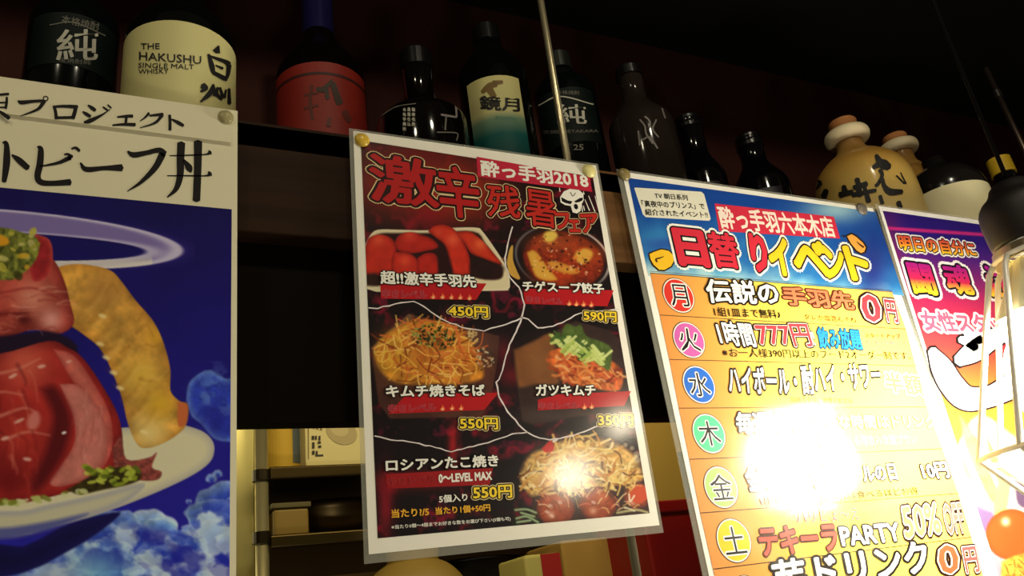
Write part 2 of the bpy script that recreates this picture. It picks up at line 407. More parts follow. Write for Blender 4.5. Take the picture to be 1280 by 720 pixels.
def tx2(mb, s):
    T(mb, '純', (695, 131), (697, 155), (733, 155), [(.012, white_ink)], s, 2)
    T(mb, '本格焼酎', (696, 113), (696, 118), (724, 119), [(.0, dim_ink)], s, 2)
    brush(mb, [(674, 132), (700, 121), (741, 131)], white_ink, s, 3, w=1.4)
    T(mb, '宝焼酎純TAKARA', (680, 163), (680, 168), (747, 166), [(.0, dim_ink)], s, 2)
    T(mb, '25', (717, 181), (717, 188), (729, 188), [(.02, dim_ink)], s, 2)
jun_bottle(709, 106, 172, 62, .2, 'dark green shochu bottle directly behind the thin metal rod, white 純 and 25 on it', tx2, 682)
# pale-labelled whisky
c = at(226, 80, .068); r = .0405; zt = zat(224, 26, c, r)
t, s = make_bottle('whisky_bottle', c, slim_profile(r, zt+.006, .014, zt+.06, zt+.12), dark_glass, 'whisky bottle wrapped in a big pale yellow label at the top left')
bottle_cap(t, c, [(0, zt+.09), (.0165, zt+.09), (.0165, zt+.125), (0, zt+.125)], black_cap)
bottle_label(t, c, r, .012, zt, 2.4, mat('cream_label', (214, 205, 140), .6), label='pale yellow label with black lettering')
mb = MB(); k = black_ink
T(mb, 'THE', (177, 55), (177, 62), (200, 62), [(.01, k)], s, 2)
T(mb, 'HAKUSHU', (175, 65.5), (175, 75.5), (251, 81), [(.012, k)], s, 2)
T(mb, 'SINGLE MALT', (174, 79), (173.5, 85), (242, 87.5), [(.006, k)], s, 2)
T(mb, 'WHISKY', (174, 87), (174, 93), (211, 92.5), [(.006, k)], s, 2)
Z = lambda pts, sc=4., ox=0, oy=0: [(ox+q[0]/sc, oy+q[1]/sc, q[2]/sc) for q in pts]
for st in ([(1090,232,8),(1078,262,40)], [(1040,275,14),(1055,330,26),(1062,365,20)], [(1048,285,12),(1120,310,22),(1140,325,30)], [(1140,325,26),(1135,370,20),(1122,405,14)], [(1075,330,8),(1110,345,14)], [(1062,365,20),(1120,395,24)],
           [(1010,430,34),(1025,445,24),(1000,462,10)], [(1062,425,8),(1045,470,26),(1000,512,8)], [(1062,425,12),(1072,480,22)], [(1085,440,14),(1078,470,20),(1105,500,10)], [(1095,440,12),(1110,490,20)], [(1125,450,10),(1118,490,14)], [(1140,445,14),(1142,520,18)]):
    brush(mb, Z(st), k, s, 3)
mb.build('label_lettering', t)
# big bottle with an orange label
c = at(401, 110, .25); r = .049; z1 = zat(400, 76, c, r)
t, s = make_bottle('sake_bottle', c, slim_profile(r, z1+.004, .0165, z1+.085, z1+.19), brown_glass, 'tall dark bottle with an orange label and blue neck')
lathe(MB(), [(.0178, z1+.075), (.0175, z1+.12), (.0185, z1+.192), (0, z1+.194)], (c[0], c[1], 0), mat('blue_foil', (38, 34, 90), .22, .5), seg=40).build('neck_foil', t, smooth=True, label='dark blue foil round the neck')
bottle_label(t, c, r, .03, z1, 1.25, mat('orange_label', (140, 30, 14), .6), label='orange label with black brush marks')
bottle_label(t, c, r+.0003, z1-.017, z1-.0135, 1.25, mat('maroon_label_line', (60, 20, 16), .6), name='label_stripe')
mb = MB(); g = mat('label_olive', (62, 42, 28), .6)
for st in ([(415,100,2),(405,112,7),(396,112,5)], [(415,104,7),(420,118,8),(424,130,9)], [(408,112,5),(409,124,5)]): brush(mb, st, g, s, 3)
for st in ([(390,107,4),(388,128,4),(391,150,4)], [(381,120,3),(398,116,3)], [(381,136,3),(398,132,3)], [(430,140,8),(436,152,7)], [(412,148,5),(410,158,6)]): brush(mb, st, mat('label_brown', (98, 36, 22), .6), s, 3)
mb.build('label_lettering', t)
# black square-shouldered bottle
c = at(525, 130, .16); r = .0455; zt = zat(517, 57, c, .015); z1 = zat(525, 128, c, r)
t, s = make_bottle('black_bottle', c, slim_profile(r, z1+.004, .0155, z1+.035, zt), brown_glass, 'black bottle with small white print and a bracket mark, left of the teal labelled one')
bottle_cap(t, c, [(0, zt-.02), (.0172, zt-.02), (.0172, zt), (.016, zt+.002), (0, zt+.002)], black_cap)
mb = MB(); g = mat('label_silver', (150, 140, 140), .4)
brush(mb, [(476, 146), (496, 134), (520, 130)], dim_ink, s, 3, w=1.)
for i, (x, w) in enumerate(((506, '本格芋焼酎'), (511.5, '黒霧仕込'), (517, '薩摩名産'))):
    for j, ch in enumerate(w): T(mb, ch, (x-2, 135+j*6.), (x-2, 139.5+j*6.), (x+2, 140+j*6.), [(.03, white_ink)], s, 2)
brush(mb, [(548, 115.5), (562, 119), (568, 124), (570, 146.5)], g, s, 3, w=2.4)
brush(mb, [(551, 144), (570, 147)], g, s, 3, w=2.6)
brush(mb, [(557, 147), (556, 163)], dim_ink, s, 3, w=2); brush(mb, [(546, 166), (570, 167), (570, 176)], dim_ink, s, 3, w=1.6)
mb.build('label_lettering', t)
# bottle with the cream-to-teal label
c = at(621, 140, .2); r = .0405; zt = zat(598, 25, c, .015); z1 = zat(620, 92, c, r)
t, s = make_bottle('shochu_bottle', c, slim_profile(r, z1+.02, .0145, z1+.08, zt), dark_glass, 'dark bottle whose label fades from cream to teal green')
bottle_cap(t, c, [(0, zt-.022), (.0165, zt-.022), (.0165, zt), (.015, zt+.002), (0, zt+.002)], black_cap)
a = math.atan2(CC[1]-c[1], CC[0]-c[0])
bottle_label(t, c, r, .02, z1, .8, ramp_ink('cream_to_teal', .1, z1, [(0., (16, 52, 52)), (.35, (24, 92, 88)), (.52, (120, 150, 120)), (.6, (206, 200, 140)), (1., (214, 204, 138))]), ang=a, label='label fading from cream to teal')
mb = MB(); T(mb, '鏡月', (600, 120), (601, 137), (649, 140), [(.025, black_ink)], s, 3)
g = mat('label_gold', (120, 92, 40), .6)
for st in ([(603,116,5),(612,108,8),(621,106,6)], [(616,104,6),(628,103,4)], [(612,112,9),(618,122,7)], [(602,122,3),(606,128,4)]): brush(mb, st, g, s, 2)
T(mb, 'KYOGETSU', (620, 145), (620, 149), (646, 152), [(0, mat('label_pale_teal', (90, 150, 130), .6))], s, 3)
mb.build('label_lettering', t)
# clear bottle; its swirl highlights are painted on as pale strokes
c = at(799, 150, .15); r = .0385; zt = zat(770, 75, c, .014)
clear = mat('clear_glass', (225, 222, 214), .04, trans=.9, ior=1.3, spec=.5)
t, s = make_bottle('clear_bottle', c, slim_profile(r, zt-.085, .0145, zt-.04, zt), mat('smoky_clear_glass', (46, 38, 34), .1, trans=.25, ior=1.3), 'clear glass bottle with painted white swirl highlights, just right of the thin metal rod')
bottle_cap(t, c, [(0, zt-.012), (.0165, zt-.012), (.0165, zt), (.015, zt+.002), (0, zt+.002)], black_cap)
mb = MB(); g = mat('painted_highlight', (120, 112, 106), .5)
for st in ([(800,150),(806,158),(808,168),(816,180)], [(806,146),(812,152),(812,160)], [(820,150),(816,162),(823,172)], [(802,176),(812,172),(822,186)], [(827,136),(831,148)], [(798,164),(800,182)]): brush(mb, st, g, s, 2, w=2.)
mb.build('swirl_highlights', t)
# two dark bottles in the shadow
for px, Y, rr, cy, lab, sh in ((857, .2, .031, 140, 'small dark bottle with a glint, right of the clear bottle', .05), (928, .2, .036, 163, 'dark round bottle alone in the shadow above the blue poster', .035)):
    c = at(px+14, 200, Y); zt = zat(px-8 if px < 900 else px-5, cy, c, .014)
    t, s = make_bottle('dark_bottle', c, slim_profile(rr, zt-sh-.045, .0165, zt-sh, zt), mat('black_violet_glass', (9, 7, 11), .1), lab)
    bottle_cap(t, c, [(0, zt-.016), (.018, zt-.016), (.018, zt), (.0165, zt+.002), (0, zt+.002)], black_cap)
    bottle_label(t, c, rr, .03, zt-sh-.06, .7, mat('dark_violet_label', (24, 20, 32), .5))
# ceramic jugs
def jug(c, r, sh, neck_r, lip_z, zt, label, tilt=0):
    zt = max(zt, lip_z+.026)
    t = thing('ceramic_jug', (c[0], c[1], 0), label, 'jug', 'ceramic jugs on the bar shelf')
    prof = [(0, .001), (r*.75, .001), (r*.95, .012), (r, .035), (r, sh-.02), (r*.97, sh), (r*.86, sh+.016), (r*.62, sh+.03), (neck_r*1.5, sh+.037), (neck_r*1.02, sh+.046), (neck_r, lip_z)]
    v, f = lathe_vf(smoothprof(prof, 4), (c[0], c[1], 0), 64)
    ochre = ramp_ink('ochre_glaze', .0, lip_z, [(0, (226, 206, 150)), (.45, (214, 180, 96)), (.72, (180, 134, 58)), (1., (132, 96, 52))])
    ochre.node_tree.nodes['Principled BSDF'].inputs['Coat Weight'].default_value = .3
    MB().add(v, f, ochre).build('jug_body', t, smooth=True)
    lathe(MB(), smoothprof([(neck_r*.9, lip_z-.004), (neck_r*1.55, lip_z-.003), (neck_r*1.72, lip_z+.006), (neck_r*1.5, lip_z+.013), (neck_r*.8, lip_z+.014)], 4), (c[0], c[1], 0), mat('cream_collar', (226, 208, 168), .5), seg=40).build('lip', t, smooth=True, label='cream collar below the stopper')
    lathe(MB(), [(neck_r*.95, lip_z+.012), (neck_r*1.05, zt-.002), (neck_r*.98, zt), (0, zt)], (c[0], c[1], 0), mat('cork', (180, 118, 66), .8), seg=40).build('stopper', t, label='brown stopper')
    s = Surf(v, f); s.c = np.array([c[0], c[1], .1]); return t, s
c = at(1080, 235, .1); zz = lambda px, py: float(at(px, py, c[1]-.01)[2])
t, s = jug(c, .0585, zz(1072, 196)-.03, .0165, zz(1044, 166), zz(1037, 143), 'larger ochre ceramic jug with black brushed characters')
mb = MB(); jb = lambda pts: [(980+a/4, 80+b/4, w/4) for a, b, w in pts]
for st in ([(460,458,18),(478,490,36),(500,505,50),(525,520,36)], [(445,520,20),(480,500,36)], [(480,530,22),(490,560,18),(470,600,18),(458,612,16)], [(458,612,12),(490,575,14),(500,610,22),(530,640,34),(590,640,22)],
           [(365,575,26),(372,600,26),(380,660,30)], [(350,620,24),(415,600,28)], [(345,655,24),(460,632,18)], [(400,610,20),(425,690,26)], [(300,610,22),(310,650,34)], [(280,655,30),(345,640,24)], [(185,590,30),(150,620,26)], [(215,630,26),(200,665,30)], [(480,660,18),(492,700,20)], [(570,690,24),(580,720,26)], [(560,560,8),(600,600,8)], [(580,545,6),(608,600,8)]):
    brush(mb, jb(st), black_ink, s, 3)
mb.build('brush_lettering', t)
c = at(1141, 235, .17); zz2 = lambda px, py: float(at(px, py, c[1]-.01)[2])
jug(c, .03, zz2(1130, 204)-.04, .0165, zz2(1120, 183), zz2(1114, 170), 'smaller ceramic jug with brown stopper, behind the big ochre jug')
# bottle with rounded cream label, right
c = at(1184, 250, .1); r = .0505; z1 = zat(1178, 217, c, r)
t, s = make_bottle('whisky_bottle', c, [(0, .001), (r, .004), (r, z1+.004)]+[(r*math.cos(a), z1+.004+.044*math.sin(a)) for a in np.linspace(.1, 1.2, 9)]+[(.014, z1+.052), (.014, z1+.06), (0, z1+.061)], mat('dome_glass', (26, 23, 22), .15), 'dark round-shouldered bottle with a plain cream label, right of the jugs')
bottle_label(t, c, r, .01, z1, 2.2, mat('plain_cream_label', (246, 236, 190), .6), label='plain cream label')
# bottle with yellow neck tag
c = at(1262, 235, .13); zt = zat(1229, 188, c, .014)
t, s = make_bottle('dark_bottle', c, slim_profile(.036, zt-.07, .015, zt-.035, zt-.002), mat('black_violet_glass', (9, 7, 11), .1), 'dark bottle with a yellow neck wrap at the right edge')
bottle_cap(t, c, [(0, zt-.026), (.0172, zt-.026), (.0165, zt), (0, zt+.001)], mat('yellow_wrap', (196, 160, 34), .5), 'neck_wrap', 'yellow neck wrap')
# rods
steel = mat('brushed_rod_steel', (196, 184, 148), .3, .75)
def rod(name, a, b, r, label, mt, joints=()):
    t = thing(name, a, label, 'rod'); tube(MB(), [a, b], r, mt, 14).build('rod_shaft', t, smooth=True)
    for q in joints:
        p = Vector(a).lerp(Vector(b), q); tube(MB(), [p-(Vector(b)-Vector(a)).normalized()*.006, p+(Vector(b)-Vector(a)).normalized()*.006], r*1.35, mat('rod_joint', (40, 36, 34), .4, .6), 14).build('collar', t)
rod('metal_rod', (.1815, .0056, -.42), (.1925, .0056, .572), .0031, 'thin brass-toned metal rod running from ceiling down behind the red poster', steel)
rod('metal_rod', (1.066, .1, 0), (1.0425, .1, .356), .0042, 'short slim metal rod standing at the upper right edge', mat('dim_rod_steel', (150, 130, 116), .35, 1.), (.865,))
# ------------------------------------------------------------------ kitchen seen through the gap below the shelf
brush_steel = noisy('brushed_stainless', (150, 140, 110), (190, 178, 140), (2, 60, 2), .3, 1., bump=.05)
dark_steel = noisy('dull_stainless', (56, 46, 30), (92, 76, 48), (2, 3, 40), .34, 1.)
P = lambda px, py, Y: at(px, py, Y)
structure('trim_1', (float(P(286, 620, .34)[0]), .335, -1.4), (float(P(316.5, 620, .34)[0]), .40, -.06), noisy('steel_corner', (176, 164, 110), (206, 194, 136), (3, 3, 3), .35, .8))
# rack
YR = .30
zs = float(P(400, 583, YR)[2]); xl = float(P(327, 600, YR)[0])
t = thing('steel_rack', (xl+.2, YR+.15, -1.4), 'stainless kitchen rack with round post and shelf tiers behind the posters', 'rack')
for x_, y_ in ((xl, YR), (xl+.62, YR), (xl, YR+.3), (xl+.62, YR+.3)):
    mb = MB(); tube(mb, [(x_, y_, -1.4), (x_, y_, -.03)], .0062, steel, 16)
    po = mb.build('post', t, smooth=True)
    for z_ in (zs-.006, zs-.062, zs-.105):
        mb = MB(); tube(mb, [(x_, y_, z_-.006), (x_, y_, z_+.004)], .0086, mat('dark_collar', (46, 38, 28), .35, .8), 16)
        mb.build('collar', po, smooth=False)
for k, z_ in enumerate((zs, zs-.062, zs-.16)):
    mb = MB(); box(mb, (xl+.006, YR-.008, z_-.012), (xl+.63, YR+.31, z_), dark_steel if k else dark_steel); mb.build('shelf_tier', t, bevel=.002)
# tin and box on the top tier
c = P(352, 545, YR+.05); r = .018
cx_ = float(c[0]); ct = float(P(352, 500, YR+.03)[2])
t = thing('metal_canister', (cx_, YR+.045, zs), 'yellow and grey-blue canister standing left of the white carton', 'canister')
lathe(MB(), [(0, 0), (.0205, 0), (.021, .002), (.021, .09), (0, .09)], (cx_, YR+.045, zs), ramp_ink('tin_yellow', 0, 1, [(0, (206, 166, 66)), (1, (206, 166, 66))]), seg=40).build('canister_body', t, smooth=False)
lathe(MB(), [(.0225, .085), (.0225, .105), (0, .106)], (cx_, YR+.045, zs), steel, seg=40).build('lid', t)
bottle_label(t, np.array([cx_, YR+.045]), .0211, zs+.01, zs+.08, .55, mat('tin_grey_blue', (96, 104, 110), .5), ang=-.75, label='grey-blue label')
x0, x1 = float(P(382, 570, YR+.004)[0]), float(P(470, 560, YR+.004)[0]); zt = float(P(386, 520, YR+.004)[2])
t = thing('carton', ((x0+x1)/2, YR+.03, zs), 'cream white carton with black characters and an oval picture, on the steel rack', 'carton')
cream = mat('cream_carton', (206, 190, 140), .6)
box(MB(), (x0, YR+.004, zs), (x1, YR+.06, zt), cream).build('carton_body', t, bevel=.001)
mb = MB(); sf = Plane(YR+.0035); k = mat('carton_black', (40, 30, 24), .6)
for (x, y, w, h) in ((389.5,545,3.2,5),(393.5,545,2.6,5),(398,545,2.6,6),(390,553,3.2,8),(397,552,4,3),(397.5,557,4,3),(390,563.5,3.2,5),(394.5,564,2.6,4.5),(394,568.5,10,2)):
    poly(mb, [(x, y), (x+w, y-.4), (x+w, y+h-.4), (x, y+h)], k, sf)
for (x, y, h) in ((391, 524, 12), (395.5, 523, 14), (400, 522, 16)): poly(mb, [(x, y), (x+2.4, y), (x+2.4, y+h), (x, y+h)], mat('carton_brown', (120, 100, 56), .6), sf)
poly(mb, [(384.5, 519), (385.8, 519), (386.2, 574), (385, 574)], mat('carton_brown', (120, 100, 56), .6), sf)
mb.build('printed_characters', t)
mb = MB(); poly(mb, ellpts(427, 540, 20, 15, .45), mat('carton_oval', (168, 150, 112), .6), sf, 2); poly(mb, ellpts(424, 536, 12, 9, .45), mat('carton_oval_pale', (186, 168, 126), .6), sf, 3); mb.build('oval_picture', t)
# middle tier: dark pans
t = thing('steel_pan', (xl+.07, YR+.12, zs-.062), 'dull stainless pan on the middle rack tier', 'pan')
lathe(MB(), smoothprof([(0, 0), (.055, 0), (.066, .01), (.07, .034), (.074, .036)], 3), (xl+.085, YR+.10, zs-.062), dark_steel, seg=48).build('pan_body', t, smooth=True)
t = thing('food_tub', (xl+.02, YR+.03, zs-.062), 'small yellow tub on the middle rack tier beside the round post', 'tub')
box(MB(), (xl+.012, YR+.01, zs-.062), (xl+.045, YR+.05, zs-.036), mat('yellow_tub', (128, 102, 42), .5)).build('tub_body', t, bevel=.003)
box(MB(), (xl+.010, YR+.008, zs-.036), (xl+.047, YR+.052, zs-.031), mat('olive_lid', (84, 74, 42), .5)).build('lid', t, bevel=.001)
# things on the lower counter
ZC = -.37
structure('trim_2', (-.5, .12, -.40), (1.6, .75, ZC), noisy('counter_top', (84, 70, 46), (100, 84, 56), (5, 5, 5), .4))
def carton(name, px0, px1, pyt, Y, dep, mt, label, cat='box', z0=ZC, bev=.003):
    a, b = P(px0, pyt, Y), P(px1, pyt, Y); x0, x1 = float(a[0]), float(b[0]); zt = (float(a[2])+float(b[2]))/2
    t = thing(name, ((x0+x1)/2, Y+dep/2, z0), label, cat)
    box(MB(), (x0, Y, z0), (x1, Y+dep, zt), mt).build(name+'_body', t, bevel=bev); return t, x0, x1, zt
tan = mat('tan_cardboard', (176, 138, 70), .7)
t, x0, x1, zt = carton('cardboard_box', 700, 783, 672, .24, .1, tan, 'tan cardboard box under the right half of the red poster')
box(MB(), (x0-.001, .2392, zt-.04), (x1+.001, .2402, zt-.0385), mat('box_flap_line', (110, 80, 40), .7)).build('flap_seam', t)
t, x0, x1, zt = carton('snack_box', 655, 699, 692, .2, .06, mat('pale_box', (196, 184, 110), .6), 'small pale box with a red panel, left of the tan cardboard box')
box(MB(), (x0+(x1-x0)*.45, .1992, ZC), (x1, .2002, zt-.0005), mat('red_panel', (168, 30, 34), .6)).build('red_panel', t, label='red panel')
c = P(528, 740, .26); t = thing('serving_bowl', (float(c[0]), .28, ZC), 'upturned cream bowl below the left half of the red poster', 'bowl')
lathe(MB(), smoothprof([(.064, 0), (.062, .03), (.05, .07), (.03, .092), (.0, .096)], 4), (float(c[0]), .28, ZC), mat('cream_bowl', (150, 122, 62), .5), seg=48).build('bowl_body', t, smooth=True)
lathe(MB(), [(.024, .09), (.025, .102), (.021, .103), (.02, .09)], (float(c[0]), .28, ZC), mat('cream_bowl', (150, 122, 62), .5), seg=40).build('foot_ring', t, smooth=False)
c = P(590, 700, .36); t = thing('black_pot', (float(c[0]), .38, ZC), 'dark round pot behind the cream bowl', 'pot')
lathe(MB(), smoothprof([(0, 0), (.05, 0), (.06, .02), (.062, .092), (.066, .094), (.058, .096), (0, .097)], 3), (float(c[0]), .38, ZC), mat('dark_iron', (38, 36, 40), .35, .6), seg=48).build('pot_body', t, smooth=True)
tube(MB(), [(float(c[0])-.064, .36, ZC+.07), (float(c[0])-.085, .36, ZC+.078), (float(c[0])-.085, .40, ZC+.078), (float(c[0])-.064, .40, ZC+.07)], .004, mat('dark_iron', (38, 36, 40), .35, .6), 10).build('handle', t, smooth=True)
red = noisy('red_lacquer', (150, 18, 24), (118, 10, 18), (6, 6, 6), .35)
t, x0, x1, zt = carton('red_crate', 800, 905, 624, .17, .09, red, 'deep red lacquered crate between the red poster and the blue poster', 'crate')
box(MB(), (x0-.002, .168, zt-.012), (x1+.002, .262, zt), red).build('rim', t, bevel=.002)
t, _, _, _ = carton('cream_box', 742, 852, 470, .275, .06, mat('cream_panel', (196, 160, 84), .6), 'cream box standing on its end behind the red crate', z0=ZC)
box(MB(), (_[0] if False else float(P(845, 560, .275)[0]), .274, ZC), (float(P(858, 560, .275)[0]), .337, float(P(850, 565, .275)[2])), mat('black_edge', (20, 16, 14), .5)).build('edge_strip', t, label='black edge strip')
# ------------------------------------------------------------------ pins
def pin(px, py, Y, r, rgb, label):
    c = at(px, py, Y-.004); t = thing('thumbtack', (float(c[0]), float(c[1]), float(c[2])), label, 'thumbtack', 'thumbtacks along the shelf front')
    def lat(prof, m_, nm):
        v = []; f = []; n = 28
        for rr, y in prof:
            for i in range(n): a = 2*PI*i/n; v.append((c[0]+rr*math.cos(a), Y+y, c[2]+rr*math.sin(a)))
        for j in range(len(prof)-1):
            for i in range(n): f.append((j*n+i, j*n+(i+1) % n, (j+1)*n+(i+1) % n, (j+1)*n+i))
        MB().add(v, f, m_).build(nm, t, smooth=True)
    lat([(0, -.0042), (r*.45, -.0040), (r*.8, -.0032), (r*.98, -.0018), (r, -.0012), (r*.98, -.0007), (0, -.0007)], mat('pin_head', rgb, .3), 'pin_head')
    lat([(.0006, -.0008), (.0006, .013)], mat('pin_steel', (170, 170, 160), .3, 1.), 'pin_point')
# ------------------------------------------------------------------ poster 1: roast beef bowl
Y1 = -.002; LAM[0] = 0.
def poster(loc, label): return thing('poster', loc, label, 'poster', 'posters pinned to the shelf front')
q1r = at(297, 138.5, Y1); X1 = float(q1r[0]); Z1 = float(q1r[2])
t1 = poster((X1-.15, Y1, Z1-.42), 'white-topped poster of a roast beef bowl wearing a halo, leftmost')
crn = [np.array([X1-.297, Y1, Z1]), np.array([X1, Y1, Z1]), np.array([X1, Y1, Z1-.42]), np.array([X1-.297, Y1, Z1-.42])]
sheet(t1, crn, Y1, rgb=(228, 220, 186)); S1 = Plane(Y1)
zpt = float(at(144, 248, Y1)[2]); xr = float(at(288.5, 450, Y1)[0])
p = Pic(crn[0][0]+.004, xr, Z1-.35, zpt, Y1-.00015, .00056, (14, 4, 88))
x, y = p.x, p.y
g = np.clip((y-250)/420, 0, 1)[:, None]; p.c = np.array([14, 4, 84.])*(1-g)+np.array([40, 34, 168.])*g
p.c *= (1+.18*(fbm(x*.02, y*.02, 3)-.5))[:, None]
# printed clouds: heaped puffs, each with a pale rim
def puff(cx_, cy_, r_, c_, e_):
    t_ = np.linspace(0, 2*PI, 22, endpoint=False); q = r_*(1+.07*np.sin(3*t_+RS.uniform(0, 6))+.05*np.sin(7*t_+RS.uniform(0, 6))+RS.uniform(-.03, .03, 22))
    p.poly(np.stack([cx_+q*np.cos(t_)*1.15, cy_+q*np.sin(t_)*.85], 1), c_, 3., edge=e_, ew=r_*.7, nz=.4, ns=.07, a=.9, hi=[(cx_+r_*.1, cy_+r_*.45, r_*.55, (36, 56, 186))])
top = [(-300, 735), (60, 705), (80, 672), (110, 655), (150, 640), (190, 646), (215, 652), (240, 640), (258, 610), (290, 600)]
pf = []
for a in range(230):
    cx_ = RS.uniform(-120, 296); ty = np.interp(cx_, [q[0] for q in top], [q[1] for q in top]); cy_ = ty+RS.uniform(6, 150)**1.; pf.append((cy_, cx_, RS.uniform(4, 15)+RS.uniform(0, 1)**4*22))
for k_, (cy_, cx_, r_) in enumerate(sorted(pf)):
    tn = (((58, 96, 206), (176, 206, 242)), ((84, 140, 224), (206, 226, 246)), ((44, 70, 192), (136, 176, 232)), ((120, 170, 232), (226, 238, 248)))[k_ % 4]; puff(cx_, cy_, r_, *tn)
for cx_, cy_, r_ in ((264, 598, 6), (272, 592, 5), (236, 627, 3)): puff(cx_, cy_, r_, (120, 160, 226), (190, 214, 244))
ty = np.interp(x, [q[0] for q in top], [q[1] for q in top]); dd = y-ty-8; n1 = fbm(x*.05, y*.06, 61, 5); n2 = fbm(x*.022, y*.03, 71, 4)
al = np.clip(dd/14, 0, 1); sh = np.clip((n1-.38)*5., 0, 1)[:, None]
p.put(np.arange(len(x)), al*.62, np.array([34, 52, 186.])*(1-sh)+np.array([216, 232, 246.])*sh)
p.put(np.arange(len(x)), al*np.clip((n2-.55)*6, 0, .7), (30, 30, 160))
for st in ([(233,500),(236,480),(248,468),(262,463),(275,470),(284,474),(300,476),(300,548),(290,552),(268,548),(252,530),(240,520)],):
    p.poly(st, (46, 66, 190), 3, edge=(120, 160, 226), ew=9, nz=.2)
idx = p.box(228, 455, 296, 556); n1 = fbm(p.x[idx]*.07, p.y[idx]*.07, 83, 5); inb = np.exp(-((p.x[idx]-272)/26)**2-((p.y[idx]-496)/34)**2)
p.put(idx, inb*np.clip((n1-.5)*5, 0, .8), (110, 150, 224)); p.glow(270, 524, 22, 20, (28, 24, 140), .6)
p.glow(120, 715, 42, 26, (120, 200, 236), .7); p.glow(70, 715, 40, 14, (196, 206, 220), .6)
# halo
idx = p.box(-260, 250, 240, 345)
def ed(cx, cy, rx, ry, a=.07):
    u = (p.x[idx]-cx)*math.cos(a)+(p.y[idx]-cy)*math.sin(a); v = -(p.x[idx]-cx)*math.sin(a)+(p.y[idx]-cy)*math.cos(a)
    return np.hypot(u/rx, v/ry)
eo, ei = ed(-10, 297, 240, 36), ed(-12, 307, 195, 17.5, .04)
inr = np.clip((1.012-eo)*40, 0, 1)*np.clip((ei-.97)*20, 0, 1)
rim = np.clip(np.exp(-((eo-.97)/.05)**2)+.8*np.exp(-((ei-1.03)/.09)**2), 0, 1)[:, None]
p.put(idx, .35*np.exp(-np.clip(eo-1, 0, 9)/.05)*(ei > 1), (90, 70, 170))
low = np.clip((p.y[idx]-318)/10, 0, 1)[:, None]*(p.x[idx] < 190)[:, None]
p.put(idx, inr, (np.array([128, 112, 176.])*(1-rim)+np.array([204, 196, 226.])*rim)*(1-low*.8)+np.array([232, 226, 214.])*low*.8)
# bowl
p.poly([(-330, 600), (-200, 640), (0, 680), (40, 678), (85, 655), (150, 640), (120, 668), (80, 692), (40, 712), (0, 722), (-80, 730), (-260, 690)], (14, 10, 66), 3, edge=(24, 20, 96), ew=20)
p.poly([(-320, 540), (-300, 590), (-200, 628), (0, 668), (60, 660), (120, 644), (180, 622), (235, 597), (262, 578), (268, 560), (262, 546), (246, 536), (214, 530), (150, 535), (60, 540), (-200, 520)], (224, 216, 180), 1.5, edge=(176, 172, 170), ew=12)
p.poly([(-300, 588), (-200, 626), (0, 640), (60, 632), (125, 618), (180, 605), (150, 630), (90, 650), (30, 664), (0, 668), (-200, 632)], (206, 200, 170), 5, edge=(150, 152, 184), ew=8)
p.poly([(-60, 656), (0, 660), (60, 652), (110, 642), (80, 656), (40, 668), (0, 674), (-60, 670)], (92, 96, 160), 6)
# tempura-like golden piece
p.poly([(62, 338), (84, 331), (110, 331), (138, 338), (152, 352), (170, 376), (192, 402), (205, 430), (213, 462), (213, 488), (224, 501), (235, 506), (233, 530), (222, 543), (206, 553), (186, 560), (172, 556), (160, 530), (150, 490), (128, 440), (104, 418), (84, 402), (74, 370)], (212, 156, 66), 1.6, edge=(178, 120, 44), ew=14, nz=.36, ns=.06, hi=[(176, 470, 24, (232, 186, 74)), (186, 540, 22, (240, 210, 130)), (130, 365, 24, (190, 136, 64)), (196, 420, 14, (224, 166, 52)), (200, 505, 18, (226, 176, 50))])
for a in range(30):
    q = RS.uniform([92, 350], [206, 540]); 
    if q[0] > 70+(q[1]-340)*.62 and q[0] < 140+(q[1]-340)*.5: p.line([q, q+[RS.uniform(5, 14), RS.uniform(-12, 4)], q+[RS.uniform(14, 22), RS.uniform(-16, 6)]], ((150, 92, 24), (244, 208, 110))[a % 2], (3.5, 1.), 4, a=.3)
for k_ in range(9):
    q = np.array([104+k_*8.2, 384+k_*19.5]); p.line([q, q+[14, -12], q+[24, -30]], (150, 96, 30), (6, 1.5), 7, a=.24); p.line([q+[6, 4], q+[19, -8], q+[30, -26]], (240, 196, 104), (5, 1.5), 7, a=.3)
for cx_, cy_ in ((125, 430), (133, 447), (142, 466), (150, 485), (180, 540), (128, 395)): p.ell(cx_, cy_, 5, 2.6, (250, 226, 160), .3, soft=3, a=.8)
p.poly([(222, 503), (234, 506), (233, 528), (223, 532)], (206, 108, 60), 3)
# upper meat
p.poly([(-140, 300), (-60, 285), (10, 290), (60, 318), (78, 345), (88, 380), (92, 405), (72, 418), (40, 412), (0, 424), (-100, 430), (-150, 380)], (186, 74, 62), 1.6, edge=(120, 30, 28), ew=16, nz=.3, ns=.05, hi=[(40, 372, 22, (222, 138, 116)), (64, 400, 14, (232, 160, 150)), (-60, 360, 40, (200, 90, 70)), (30, 398, 10, (90, 20, 20))])
p.line([(-80, 375), (0, 366), (40, 360), (72, 372)], (150, 40, 38), 3, 3, a=.6); p.line([(-60, 400), (10, 392), (34, 396)], (110, 24, 26), 6, 5, a=.7)
p.poly([(44, 292), (62, 300), (66, 322), (60, 345), (42, 352), (36, 330)], (156, 34, 40), 2, edge=(200, 80, 70), ew=6, nz=.2)
p.poly([(-70, 280), (0, 284), (26, 290), (48, 300), (44, 326), (20, 348), (0, 350), (-60, 352)], (112, 116, 44), 2, nz=.6, ns=.2)
